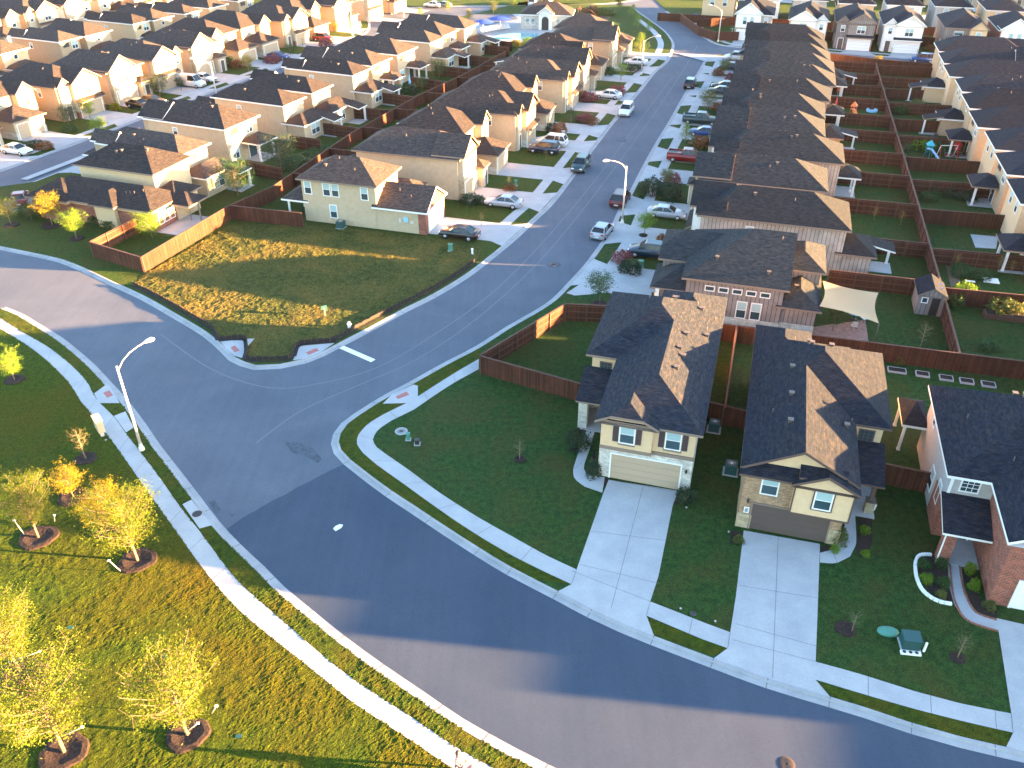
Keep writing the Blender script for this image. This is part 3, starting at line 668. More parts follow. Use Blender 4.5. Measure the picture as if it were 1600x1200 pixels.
ORD = ['first', 'second', 'third', 'fourth', 'fifth', 'sixth', 'seventh', 'eighth', 'ninth', 'tenth', 'eleventh', 'twelfth', 'thirteenth', 'fourteenth']
# ---------------------------------------------------------------- corner house with cream walls and white stone
H = House('house', 'cream house with white stone front, dark shutters and beige garage door beside the corner lawn', 'big houses in the foreground', GW(-7.4, 47.5), TH, 'cream', 'sh_c')
H.vol(0, 6.5, 0, 17.6, 0, 5.30, 'y', 1, 1, low=None)
H.vol(-2.4, 6.5, 8.1, 18.2, 0, 5.312, 'y', 1, 1)
H.vol(1.9, 6.5, 14.5, 19.8, 0, 5.306, 'y', 1, 1)
H.vol(0, 3.6, -.35, 3.2, 2.75, 5.33, 'y', .5, 0, ov=.42, pitch=.52)
H.w.box(-.05, 6.55, -.08, .0, 0, 2.75, M['stone']); H.w.box(-.06, 0, -.08, 4.0, 0, 2.75, M['stone']); H.w.box(6.5, 6.56, -.08, 3.0, 0, 2.75, M['stone'])
H.t.box(-.02, 3.66, -.42, -.352, 2.76, 3.02, M['tantrim']); H.t.box(3.662, 6.58, -.12, -.002, 2.74, 3.0, M['tantrim'])
H.door('F', -.10, 3.3, 4.9, 2.2, 'doorbeige')
H.win('F', -.35, 1.85, 3.55, .95, 1.45, 'hood', shutters=True); H.win('F', -.0, 5.0, 3.45, .95, 1.45, 'sill', shutters=True)
H.lamp('F', -.08, 6.15, 1.7)
H.win('F', 8.1, -1.3, 3.7, .8, .8, 'grid', 'browntrim')
shed_roof(H.r, H.t, [(-2.95, 4.9, 2.72), (.02, 4.9, 2.72), (.02, 8.1, 4.0), (-2.95, 8.1, 4.0)], H.sh)
H.w.box(-2.75, -2.05, 5.2, 5.9, 0, 2.6, M['stone']); H.w.box(-2.75, -2.5, 5.9, 8.1, 0, 2.6, M['stone']); H.w.box(-2.42, .0, 8.04, 8.1, 0, 3.0, M['stone'])
H.door('F', 8.03, -1.0, .95, 2.1, 'browntrim', 'trim', 'entry')
H.win('F', 8.04, -2.05, .9, .4, 1.2, 'small', 'browntrim')
H.part('porch_slab', MB().box(-2.5, -.06, 5.0, 8.03, -.02, .08, M['conc']))
H.win('R', 6.5, 9, 3.6, .8, 1.2); H.win('R', 6.5, 14, .9, .8, 1.2); H.win('B', 19.8, 4.2, 3.5, 1.6, 1.3, 'double')
zr = 5.3 + .54 * 3.7
H.vents([(4.2, 8.0, zr - .54 * .95), (4.4, 10.4, 7.15), (5.1, 15.5, 7.1), (2.9, 17.3, 7.4), (2.75, 16.2, 7.45)], 0)
H.vents([(4.3, 5.2, 6.75), (4.55, 7.2, 6.6), (5.9, 12.0, 6.15)], 0); H.vents([(1.1, 15.6, 7.1), (.9, 14.2, 7.05), (4.7, 15.9, 7.0), (5.8, 12.9, 6.2), (6.3, 15.2, 5.9)], 1)
H.done()
# ---------------------------------------------------------------- neighbour in tan brick
H = House('house', 'tan brick and cream house with brown garage door, second from the corner', 'big houses in the foreground', GW(2.6, 44.9), TH, 'cream', 'sh_c', 'browntrim')
H.vol(0, 6.4, 0, 16.6, 0, 5.30, 'y', 0, 1, gab='cream')
H.vol(0, 8.75, 6.95, 16.4, 0, 5.312, 'y', 1, 1)
H.vol(0, 3.5, 13.5, 18.3, 0, 5.306, 'y', 1, 1)
H.w.box(-.05, 6.45, -.07, 0, 0, 5.1, M['tanbrick']); H.w.box(-.05, 0, -.07, 3.2, 0, 5.1, M['tanbrick']); H.w.box(6.4, 6.46, -.07, 2.4, 0, 2.7, M['tanbrick'])
H.w.box(-.08, .85, -.14, -.07, 0, 1.2, M['oldstone']); H.w.box(5.75, 6.5, -.14, -.07, 0, 1.2, M['oldstone']); H.w.box(6.46, 6.52, -.14, 1.5, 0, 1.2, M['oldstone'])
H.vol(3.05, 6.62, -.75, 1.2, 2.55, 5.05, 'y', 0, 0, ov=.28, pitch=.5)
for a in ((3.0, 6.67, -.79, -.751, 2.5, 2.62), (3.0, 3.1, -.785, -.751, 2.62, 5.0), (6.57, 6.67, -.785, -.751, 2.62, 5.0)): H.t.box(*a, M['browntrim'])
shed_roof(H.r, H.t, [(-.45, -.75, 4.98), (3.2, -.75, 4.98), (3.2, .02, 5.62), (-.45, .02, 5.62)], H.sh, 'browntrim'); shed_roof(H.r, H.t, [(3.15, -.74, 5.5), (6.0, -.74, 5.5), (6.0, .02, 6.0), (3.15, .02, 6.0)], H.sh, 'browntrim')
H.door('F', -.09, 3.25, 4.9, 2.2, 'doorbrown', 'tantrim')
H.win('F', -.07, 1.6, 3.2, .95, 1.45, 'std'); H.win('F', -.75, 4.85, 3.3, .95, 1.4, 'std', 'trim')
for a in ((4.2, 4.27, 3.15, 4.85), (5.43, 5.5, 3.15, 4.85)): H.t.box(a[0], a[1], -.80, -.752, a[2], a[3], M['browntrim'])
H.t.box(4.27, 5.43, -.80, -.752, 3.12, 3.19, M['browntrim']); H.t.box(4.27, 5.43, -.80, -.752, 4.80, 4.86, M['browntrim'])
H.lamp('F', -.07, .45, 2.3)
mb = MB(); mb.box(.28, .62, -.17, -.141, 1.35, 1.85, M['trim']); mb.box(.36, .54, -.18, -.171, 1.42, 1.78, M['rim']); H.part('number_plaque', mb)
H.win('F', 6.95, 7.75, 3.75, .9, .85, 'grid', 'browntrim')
shed_roof(H.r, H.t, [(6.3, 3.3, 2.75), (9.1, 3.3, 2.75), (9.1, 6.96, 3.75), (6.3, 6.96, 3.75)], H.sh, 'browntrim')
H.post(8.6, 3.9, 2.6, .13, 'browntrim', 'oldstone'); H.door('F', 6.9, 7.4, .95, 2.1, 'dark', 'browntrim', 'entry')
H.part('porch_slab', MB().box(6.47, 9.0, 3.2, 6.94, -.02, .08, M['conc']))
H.part('doormat', MB().box(6.9, 7.9, 5.7, 6.3, .081, .10, M['black']))
for v in ((2.3, 3.3), (2.3, 6.6), (2.3, 10.2)): H.vents([(v[0], v[1], 5.3 + .54 * 2.7 + .05)], 0)
H.vents([(3.5, 14.6, 7.35), (3.6, 13.4, 7.4), (5.1, 14.2, 7.3), (5.2, 15.2, 7.3), (6.1, 5.4, 5.75)], 0); H.vents([(1.2, 5.0, 6.2), (2.4, 14.4, 6.8), (6.5, 6.4, 5.55)], 1)
H.win('L', 0, 8, 3.6, .8, 1.2); H.win('B', 18.3, 1.8, 3.5, 1.6, 1.3, 'double')
H.done()
# ---------------------------------------------------------------- brick and grey house at the right edge
H = House('brick_house', 'grey and red brick house with white trim, cut by the right edge', 'big houses in the foreground', GW(15.2, 47.7), TH, 'grey', 'sh_c', 'trim')
H.vol(0, 11.8, 0, 9.9, 0, 5.30, 'y', 1, 1)
H.vol(2.55, 11.8, -5.5, 5.5, 0, 5.31, 'y', .45, 1, wall='brick', gab='grey')
H.w.box(-.05, 0, -.06, 2.6, 0, 2.6, M['brick']); H.w.box(-.05, 2.5, -.06, 0, 0, 2.7, M['brick'])
shed_roof(H.r, H.t, [(-.35, -3.0, 2.72), (2.5, -3.0, 2.72), (2.5, .02, 3.65), (-.35, .02, 3.65)], H.sh, 'trim')
H.w.box(-.05, .65, -2.7, -2.0, 0, 2.6, M['brick']); H.t.box(-.09, .0, -2.74, -2.71, 0, 2.6, M['trim'])
H.win('F', 0, 1.15, 4.0, 1.0, .9, 'grid'); H.win('L', 0, 1.6, 1.6, .7, 1.5, 'std'); H.win('L', 0, 3.9, .9, 1.0, 1.5, 'std'); H.win('L', 0, 7.5, 3.7, .7, .9, 'std')
H.door('F', -.06, 1.6, .95, 2.1, 'dark', 'trim', 'entry'); H.t.box(-.06, .12, -.12, -.062, 3.7, 5.1, M['trim'])
H.part('porch_slab', MB().box(.66, 2.5, -2.7, -.07, -.02, .08, M['conc']))
H.door('F', -5.53, 6.2, 4.9, 2.2, 'doorwhite'); H.win('F', -5.5, 6.5, 3.5, 1.4, 1.3, 'double')
H.vol(-1.5, -.02, 9.0, 12.4, 2.35, 2.5, 'x', 1, 1, ov=.2, fas='trim'); H.post(-1.4, 9.1, 2.3, .09); H.post(-1.4, 12.3, 2.3, .09)
H.part('patio_slab', MB().box(8.6, 11, 9.91, 12.6, -.02, .07, M['conc']))
H.vol(2.2, 8.5, 9.7, 12.4, 0, 2.9, 'x', 1, 1, fas='trim')
H.vents([(4.2, 7.4, 7.85), (4.4, 6.2, 7.95)], 0); H.vents([(1.2, 5.2, 6.2), (3.3, 1.0, 5.9)], 1)
H.done()
# further houses on that street, beyond the frame
for i, (w, d, v) in enumerate(((28.8, 43.2, 0), (41.4, 42.3, 3), (53.8, 41.7, 3), (66, 41.2, 0))):
    std_house(f'{"tan" if i % 2 else "cream"} two storey house out beyond the right edge, number {ORD[i]} along the near street', 'big houses in the foreground', GW(w, d), (0, 0), TH, 8.6, 15, v, 40 + i, wall='cream', sh='sh_c', rear='wing')
# ---------------------------------------------------------------- long taupe house with the row of small high windows
H = House('house', 'taupe sided house with a row of five small high windows above the sail shaded patio', 'houses on the right side of the main street', GW(-4.4, 72.5), TH, 'taupe', 'sh_b', 'tantrim')
H.vol(0, 8.8, 0, 10.8, 0, 4.6, 'x', 1, 0)
H.vol(-2.9, .6, .5, 5.0, 0, 3.0, 'x', 1, 0, wall='taupe'); H.vol(-2.7, 2.2, 4.0, 10.0, 0, 4.4, 'x', .6, 0)
H.vol(8.7, 11.9, .3, 7.5, 0, 2.75, 'y', 1, 1); H.vol(8.7, 12.0, 4.8, 10.6, 0, 4.5, 'y', 1, 1)
H.w.box(-.04, 8.84, -.06, 0, 0, .95, M['stone']); H.w.box(8.85, 11.94, .24, .3, 0, .95, M['stone'])
H.fr = 'trim'
for x in (2.2, 3.45, 4.7, 5.95, 7.2): H.win('F', 0, x, 3.45, .75, .38, 'small')
for x in (2.6, 5.3, 6.6): H.win('F', -.0, x, 1.05, .8, 1.6, 'std')
for x, y in ((-.35, .0), (-2.6, .2), (-2.75, 9.0)): H.post(x, y, 2.9, .16, 'trim')
H.door('L', -2.92, 2.6, .95, 2.1, 'browntrim', 'trim', 'entry'); H.door('L', -2.72, 7.4, 4.6, 2.15, 'doorbeige')
H.vents([(2.4, 1.9, 5.85), (7.2, 1.0, 5.35), (9.9, 2.5, 3.9)], 0); H.vents([(8.0, 4.6, 7.1)], 1)
H.done()
# ---------------------------------------------------------------- row up the right side of the main street
R1 = [(10.5, 85.9, 7.4, 14.6, 0, 'batten', 'wing'), (8.4, 96.7, 7.2, 13.6, 3, 'tan', None), (10.5, 106.9, 7.3, 14.6, 0, 'batten', 'porch'), (8.4, 117.3, 7.2, 13.0, 3, 'cream', None), (8.5, 126.0, 7.4, 12.6, 0, 'tan', 'wing'), (9.4, 135.5, 7.3, 13.4, 3, 'batten', 'porch'),
      (10.4, 144.9, 7.4, 14.2, 0, 'grey', None), (10.4, 153.6, 7.2, 13.6, 3, 'tan', 'porch'), (9.9, 162.0, 7.0, 13.0, 0, 'cream', 'wing'), (9.5, 170.4, 7.0, 13.4, 3, 'tan', None), (9.1, 178.6, 7.0, 13.0, 0, 'white', None)]
coln = {'batten': 'pale batten sided', 'tan': 'tan walled', 'cream': 'cream walled', 'grey': 'grey walled', 'white': 'white walled', 'beige': 'beige walled', 'taupe': 'taupe sided'}
for i, (tw, td, w, dep, v, wl, rear) in enumerate(R1):
    z1 = 5.3
    std_house(f'{coln[wl]} house, {ORD[i]} beyond the taupe house, right of the main street', 'houses on the right side of the main street', GW(tw, td), (w + .45, dep + .45), R(-106.4), w, dep, v, 100 + i, gside=i % 2, wall=wl, sh='sh_b', rear=rear, z1=z1, front='facade' if i % 2 else 'white', sidew=1, far=i > 6, wing=((.6, 4.0) if rear == 'porch' else (2.6, w - .3) if rear else None))
# ---------------------------------------------------------------- left side of the main street
H = House('house', 'beige two storey house with brick gabled garage beside the empty grass lot', 'houses on the left side of the main street', GW(-35.1, 84.3), R(73.6), 'beige', 'sh_a', 'tantrim')
H.vol(0, 6.4, 6, 15.4, 0, 5.3, 'y', 1, 1); H.vol(0, 6.0, 0, 6.2, 0, 2.8, 'y', 0, 0, gab='brick', pitch=.6, ov=.35, fas='trim'); H.vol(6.0, 8.6, 3.6, 9.5, 0, 2.75, 'y', 1, 1)
H.w.box(-.05, .7, -.05, 0, 0, 2.8, M['brick']); H.w.box(5.3, 6.05, -.05, 0, 0, 2.8, M['brick']); H.w.box(.7, 5.3, -.05, 0, 2.28, 2.8, M['brick']); H.w.box(-.05, 0, -.05, .9, 0, 2.6, M['brick'])
H.door('F', -.06, 3.0, 4.6, 2.2, 'doorwhite')
for y in (14.6, 12.2, 11.1, 7.4): H.win('L', 0, y, 3.45, .8, 1.45, 'std')
H.win('L', 0, 11.6, .8, .8, 1.5, 'std')
for x in (2.0, 3.0, 3.6): H.win('F', 6.0, x, 4.0, .4, .6, 'small')
H.vol(.3, 4.2, 15.2, 17.9, 2.3, 2.45, 'x', 1, 1, fas='trim'); H.post(.45, 17.7, 2.3, .1); H.post(4.0, 17.7, 2.3, .1)
mb = MB(); mb.box(-.12, -.001, 2.2, 2.7, 1.3, 1.9, M['paleb']); mb.box(-.1, -.001, 1.5, 1.9, 1.2, 1.5, M['pole']); mb.box(-.1, -.001, 3.0, 3.3, 1.2, 1.7, M['pole']); H.part('meter_box', mb)
H.vents([(2.2, 13.5, 6.6), (1.4, 9.0, 6.2), (2.6, 8.2, 6.9), (2.7, 11.5, 6.9)], 1); H.vents([(1.6, 12.8, 6.35)], 0); H.vents([(2.0, 3.8, 4.1), (1.4, 2.2, 3.7)], 1)
H.done()
std_house('beige house with long blank side wall, first past the lot house', 'houses on the left side of the main street', P(718, 251, 5.3), (-.45, -.45), R(73.6), 7.3, 13.6, 3, 5, 0, 'beige', 'sh_a', rear='wing', sidew=0, front='facade', wing=(1, 4.4))
_f = ['third', 'fourth']
L1 = [(105.6, -37.9, 9.5, 1, 'beige'), (115.9, -33.6, 13.2, 0, 'beige'), (126.4, -36.4, 9.5, 1, 'tan'), (136.6, -31.6, 13, 0, 'beige'), (146.9, -31.2, 13, 3, 'tan'), (157.2, -34.5, 10, 1, 'beige'), (167.3, -30.0, 12, 3, 'tan'), (177.3, -33.0, 10, 1, 'beige')]
for i, (d, w, dep, v, wl) in enumerate(L1):
    std_house(f'{coln[wl]} gabled house, {ORD[i + 1]} past the lot house, left of the main street', 'houses on the left side of the main street', GW(w, d), (0, 0), R(73.6), 7.5, dep, v, 200 + i, i % 2, wl, 'sh_a', rear='wing' if i % 2 else None, sidew=1, front='facade', far=i > 5, wing=(1, 4.4))
# ---------------------------------------------------------------- second row, backs to the empty lot's street
H = House('brick_house', 'brown roofed corner house with brick side wall behind the orange fence', 'houses backing on the middle fence', GW(-65.4, 75.9), R(-109), 'cream', 'sh_a', 'tantrim')
# local x runs towards the lens, y towards the back garden
H.vol(-5.5, 0, -16, 0, 0, 2.75, 'y', 1, 1, low=('brick', 2.2)); H.vol(-11.0, -4.6, -13.6, -2.7, 0, 5.3, 'y', 1, 1); H.vol(-4.5, .6, -16.8, -11.5, 0, 2.75, 'y', 1, 1, low=('brick', 2.2)); H.vol(-8.2, -4, -3, .2, 0, 2.75, 'y', 1, 1)
H.vol(-1.2, .55, -7.6, -4.8, 0, 2.85, 'x', 0, 1, gab='cream', pitch=.7)
H.win('B', 0, -1.3, .7, .7, 1.7, 'std', 'trim'); H.win('B', 0, -2.3, .7, .7, 1.7, 'std', 'trim'); H.win('B', 0, -3.3, .7, .7, 1.7, 'std', 'trim'); H.win('R', .6, -13.8, .8, .9, 1.3, 'std', 'browntrim')
H.part('patio_slab', MB().box(-6, -.2, .01, 3.4, -.02, .07, M['conc'])); H.post(-5.0, 2.6, 2.4, .08, 'tantrim')
H.vol(-6.2, -3.4, -.2, 2.5, 2.3, 2.5, 'y', 1, 1)
H.vents([(-1.6, -3.2, 3.9), (-1.5, -3.7, 3.9), (-1.4, -4.2, 3.9), (-2.0, -2.2, 4.0)], 1); H.vents([(-6.5, -9, 6.6), (-6.7, -8.4, 6.7), (-7.4, -5.2, 7.2)], 0)
H.done()
L2 = [((280, 244), 5.0, 13, 'wing', 'beige', (-1.2, 4.6)), ((351, 203), 6.8, 13.4, 'porch', 'beige', (.1, 3.4)), ((443, 166), 4.9, 12.5, 'wing', 'beige', (-2.0, 4.6)), ((488, 146), 4.9, 12.5, 'wing', 'tan', (-1.5, 4.6)),
      ((552, 118), 4.8, 12.5, 'wing', 'beige', (-1.0, 4.4)), ((582, 103), 5.8, 13, 'porch', 'cream', (.2, 3.2)), ((622, 86), 6.4, 13, 'porch', 'beige', (.2, 3.2)), ((673, 67), 4.9, 12, 'wing', 'beige', (-1, 4.4)), ((691, 57), 6.4, 12.5, 'porch', 'tan', (.3, 3.3)), ((727, 45), 5.5, 12, 'wing', 'beige', (0, 4.4))]
for i, (t, w, dep, rear, wl, wg) in enumerate(L2):
    std_house(f'{coln[wl]} house with sunlit back, {ORD[i]} past the brick sided corner house', 'houses backing on the middle fence', P(*t, 5.3), (w + .45, dep + .45), R(-113), w, dep, (1, 0, 2, 1)[i % 4], 300 + i, i % 2, wl, 'sh_a', rear=rear, fas='trim', sidew=1, front='tan', far=i > 6, wing=wg)
# ---------------------------------------------------------------- far left street, fronts in full sun
FL1 = [(79.5, 3, 'tan', 0), (89.6, 1, 'beige', 0), (99.6, 0, 'tan', 1), (109.9, 3, 'beige', 0), (119.4, 0, 'tan', 0), (129.6, 3, 'beige', 0), (139.2, 1, 'tan', 1), (148.6, 1, 'beige', 0), (157.9, 0, 'tan', 1), (166.8, 1, 'beige', 0), (176.4, 3, 'tan', 0), (190, 0, 'beige', 0), (201, 3, 'tan', 1)]
for i, (c, v, wl, gs) in enumerate(FL1):
    std_house(f'{coln[wl]} sunlit front, {ORD[i]} house from the left edge along the far left street', 'houses on the far side of the left street', GW(-119.4 - (3.2 if v in (1, 2) else 0), c - 4, 0, TF), (0, 0), R(66.5), 7.8, 12.5, v, 400 + i, gs, wl, 'sh_a', rear=None, sidew=1, front='facade', far=i > 5, door='doorbeige')
FL2 = [((-60, 100), 6.0), ((1, 85), 5.4), ((92, 66), 4.6), ((133, 57), 6.2), ((208, 38), 4.5), ((239, 32), 5.4), ((288, 22), 4.6), ((327, 13), 5.6), ((372, 2), 5.5)]
for i, (t, w) in enumerate(FL2):
    wl = ('beige', 'cream', 'tan')[i % 3]
    std_house(f'{coln[wl]} back wall, {ORD[i]} from the left in the row behind the far left street', 'houses two rows behind the left street', P(*t, 5.3), (w + .45, 12.45), R(-113.5), w, 12, 1, 500 + i, i % 2, wl, 'sh_a', rear='wing' if i % 2 else 'porch', fas='trim', sidew=1, far=True, front='facade', wing=(.2, w - .4) if i % 2 else (.2, 3))
for i in range(9):
    wl = ('cream', 'white', 'tan')[i % 3]
    std_house(f'{coln[wl]} front wall, {ORD[i]} house along the third row at the upper left corner', 'houses at the upper left corner', GW(-176, 108 + i * 10.2, 0, TF), (0, 0), R(66.5), 7.8, 12, (0, 3, 1)[i % 3], 600 + i, i % 2, wl, 'sh_a', rear=None, far=True, sidew=1, front=('facade', 'beige', 'facade')[i % 3])
# ---------------------------------------------------------------- right column, backs to the yards
RC = [((1560, 377), 'cream', 'porch'), ((1546, 318), 'cream', 'plain'), ((1530, 272), 'tan', 'porch'), ((1507, 228), 'cream', 'plain'), ((1492, 196), 'beige', 'porch'), ((1480, 165), 'tan', 'wing'), ((1474, 138), 'beige', 'plain'), ((1478, 115), 'cream', 'wing'), ((1470, 97), 'beige', 'plain'), ((1472, 82), 'tan', None)]
for i, (t, wl, rear) in enumerate(RC):
    std_house(f'{coln[wl]} house with bluish roof, {ORD[i]} up the column at the right edge', 'houses in the right hand column', GW(28.3 + (.6, 0, .3)[i % 3], 89.3 + 9.65 * i, 5.3), (-.45, 14.45), R(73.6), 7.2, 14, (0, 1, 3)[i % 3], 700 + i, i % 2, wl, 'sh_c', rear=rear, fas='trim', sidew=1, front='facade', far=i > 6, wing=(3.4, 7.0) if rear == 'wing' else (2.8, 6.4))
for i in range(3):
    std_house(f'beige house hidden past the right edge, {ORD[i]} of the nearest three in its column', 'houses in the right hand column', GW(44, 55 + 10 * i), (0, 0), R(73.6), 7.2, 13, (0, 1, 3)[i % 3], 720 + i, i % 2, 'beige', 'sh_c', rear=None, front='facade', far=True)
# ---------------------------------------------------------------- upper right, fronts facing the lens
TR = [(-5, 'grey', 'white', 3), (6.4, 'grey', 'white', 0), (15.9, 'taupe', 'taupe', 0), (25.2, 'white', 'white', 0), (37.0, 'taupe', 'cream', 1), (47.0, 'brick', 'white', 3), (57, 'grey', 'cream', 0), (67, 'tan', 'white', 1), (77, 'grey', 'cream', 3), (87, 'tan', 'white', 0)]
TRn = ['white gabled house with arched porch by the fenced corner yard', 'grey and white twin gabled house right of the arched porch house', 'taupe two storey house with pale garage door and short white driveway', 'all white two storey house with white garage door facing the lens', 'cream house with bay gable, right of the all white house', 'white fronted house with brick side wall at the upper right', 'cream fronted house at the right edge of the upper row', 'white fronted house past the right edge of the upper row', 'cream fronted house second past the right edge of the upper row', 'white fronted house third past the right edge of the upper row']
for i, (w, wl, fr, v) in enumerate(TR):
    std_house(TRn[i], 'houses facing the lens at the upper right', GW(w - 3.9, 200.2 if i else 203.5), (0, 0), TH, 7.6, 13.5, v, 800 + i, 1 if i in (2, 3) else 0, wl, 'sh_c', fas='trim' if fr == 'white' else 'tantrim', door='doorwhite', front=fr, rear=None, sidew=1, far=True)
for i in range(11):
    wl = ('cream', 'white', 'grey')[i % 3]
    std_house(f'{coln[wl]} back of a house, {ORD[i]} from the left in the second upper right row', 'second row at the upper right', GW(-18 + 10.4 * i, 223 + (i % 3)), (7.4, 13), R(163.6), 7.4, 12.5, (1, 0, 3)[i % 3], 900 + i, i % 2, wl, 'sh_c', rear='plain', fas='trim', sidew=1, far=True, front='facade')
for i in range(12):
    wl = ('white', 'cream', 'tan')[i % 3]
    std_house(f'{coln[wl]} gabled front, {ORD[i]} from the left in the third upper right row', 'third row at the upper right', GW(-14 + 10.2 * i, 262), (0, 0), TH, 7.4, 12.5, (3, 0, 1)[i % 3], 950 + i, i % 2, wl, 'sh_c', rear=None, fas='trim', sidew=0, far=True, front=('white', 'cream')[i % 2])
for i, w in enumerate((-106, -94, -82, -70, -56, -44)):
    std_house(f'{coln[("tan", "cream", "beige")[i % 3]]} house across the top road, {ORD[i]} from the left at the upper edge', 'houses across the top road', GW(w, 262 - .05 * w), (0, 0), TH, 8, 12.5, (1, 0, 3)[i % 3], 980 + i, i % 2, ('tan', 'cream', 'beige')[i % 3], 'sh_a', rear=None, sidew=0, far=True, front=('cream', 'beige')[i % 2])
# ---------------------------------------------------------------- clubhouse by the pool
H = House('clubhouse', 'white stone clubhouse with arched entrance beside the swimming pool', None, P(814, 45), R(-8), 'white', 'sh_a', 'trim', 'clubhouse')
H.vol(0, 11.5, 0, 7.5, 0, 3.2, 'x', 1, 1, low=('stone', 3.0)); H.vol(4.2, 7.2, -.8, 3, 0, 3.6, 'y', 0, 0, pitch=.7, wall='white')
mb = MB(); mb.box(-.8, .8, -.05, .02, 0, 2.1, M['dark']); mb.mesh([(.8 * math.cos(math.pi * k / 10), -.05, 2.1 + .8 * math.sin(math.pi * k / 10)) for k in range(11)], [tuple(range(11))[::-1]], M['dark']); o = H.part('entrance_arch', mb); o.location = (5.7, -.81, 0)
for x in (1.5, 2.8, 8.6, 9.9): H.win('F', -.0, x, .9, .8, 1.4, 'std')
H.done()
# ================================================================ TREES AND SHRUBS
def leaf_quads(vs, fs, c, rnd, s, n, spread):
    for _ in range(n):
        p = c + Vector((rnd.gauss(0, spread), rnd.gauss(0, spread), rnd.gauss(0, spread * .8)))
        a = Vector((rnd.gauss(0, 1), rnd.gauss(0, 1), rnd.gauss(0, .7))).normalized() * s * rnd.uniform(.6, 1.3)
        b = a.cross(Vector((rnd.gauss(0, 1), rnd.gauss(0, 1), rnd.gauss(0, 1)))).normalized() * s * rnd.uniform(.25, .5)
        k = len(vs); vs += [p - a, p + b, p + a, p - b]; fs.append((k, k + 1, k + 2, k + 3))
_tc = {}
def tree_meshes(kind, leaf, seed):
    """unit tree 5 m high: trunk with tapering limbs, and a crown of leaf-sized faces grown along the limbs"""
    key = (kind, leaf, seed)
    if key in _tc: return _tc[key]
    rnd = random.Random(seed * 31 + len(kind)); T = MB(); vs = []; fs = []
    par = dict(vase=(54, 1.0, 5.0, 1.55, .048, 150, .21), round=(38, 1.4, 4.9, 1.7, .085, 66, .26), sparse=(20, 1.3, 4.8, 1.1, .06, 24, .20), cone=(44, .6, 5.0, 1.5, .06, 50, .2), dense=(46, .8, 5.0, 2.1, .085, 70, .34))[kind]
    nl, z0, z1, rad, ls, per, spr = par
    T.tube([(0, 0, -.05), (.03, .02, 1.2), (0, .04, 2.6), (.04, 0, 4.2)], [.085, .07, .05, .015], M['bark'], 7)
    for i in range(nl):
        t = (i + rnd.random()) / nl; az = i * 2.4 + rnd.uniform(-.5, .5)
        zb = z0 + (z1 - z0) * t * .72
        if kind == 'cone': L = rad * (1.05 - t) * rnd.uniform(.8, 1.1); up = L * rnd.uniform(.15, .5)
        elif kind == 'vase': L = rad * (.55 + .6 * math.sin(math.pi * min(1, t * 1.1))) * rnd.uniform(.6, 1.15); up = L * rnd.uniform(.7, 1.3)
        else: L = rad * (.5 + .6 * math.sin(math.pi * t)) * rnd.uniform(.6, 1.1); up = L * rnd.uniform(.2, .9)
        base = Vector((0, 0, zb)); tip = base + Vector((math.cos(az) * L, math.sin(az) * L, up)); tip.z = min(tip.z, z1 + rnd.uniform(-.1, .2)); mid = base.lerp(tip, .5) + Vector((rnd.uniform(-.1, .1), rnd.uniform(-.1, .1), -.08))
        T.tube([base, mid, tip], [.028, .018, .006], M['bark'], 5, False)
        for j in range(per // 6):
            q = rnd.uniform(.25, 1.12); c = base.lerp(mid, q * 2) if q < .5 else mid.lerp(tip, (q - .5) * 2)
            leaf_quads(vs, fs, c + Vector((rnd.gauss(0, .06), rnd.gauss(0, .06), rnd.gauss(0, .06))), rnd, ls, 6, spr * (.5 + rnd.random()))
        for _ in range(3):                                 # side twigs, so the outline breaks up
            q = rnd.uniform(.4, 1); c = mid.lerp(tip, q); d = Vector((rnd.gauss(0, .3), rnd.gauss(0, .3), rnd.gauss(.1, .2))); T.tube([c, c + d], [.008, .003], M['bark'], 3, False)
            leaf_quads(vs, fs, c + d, rnd, ls, per // 5, spr * .6)
    Cm = MB(); Cm.mesh(vs, fs, LEAF[leaf])
    _tc[key] = (T.data('trunk'), Cm.data('crown')); return _tc[key]
def tree(p, h, kind, leaf, label, group, seed=1, wide=1.0, cat='tree', name='tree'):
    r = empty(name, p, random.uniform(0, 6.28), label, cat, group); s = h / 5.0
    t, c = tree_meshes(kind, leaf, seed); link('trunk', t, r, sc=(s * (1 if h > 3 else 1.0), s, s)); link('crown', c, r, sc=(s * wide, s * wide, s)); return r
def shrub_mesh(leaf, seed, n=260, ls=.09):
    key = ('sh', leaf, seed, n)
    if key in _tc: return _tc[key]
    rnd = random.Random(seed); vs = []; fs = []; mb = MB()
    for i in range(n):
        a = rnd.uniform(0, 6.28); z = rnd.random(); r = math.sqrt(max(0, 1 - (z - .15) ** 2)) * rnd.uniform(.55, 1.0) * (.86 + .2 * math.sin(a * 3 + seed))
        leaf_quads(vs, fs, Vector((math.cos(a) * r, math.sin(a) * r, .06 + z * rnd.uniform(.8, 1.0))), rnd, ls, 5, .07)
    mb.mesh(vs, fs, LEAF[leaf])
    for k in range(5):
        a = k * 1.25; mb.tube([(0, 0, -.02), (math.cos(a) * .4, math.sin(a) * .4, .7)], [.03, .012], M['bark'], 4, False)
    _tc[key] = mb.data('shrub'); return _tc[key]
def shrub(p, r, h, leaf, label, group=None, seed=1):
    o = link('shrub', shrub_mesh(leaf, seed), None, p, random.uniform(0, 6), (r, r, h)); return tag(o, label, 'shrub', group)
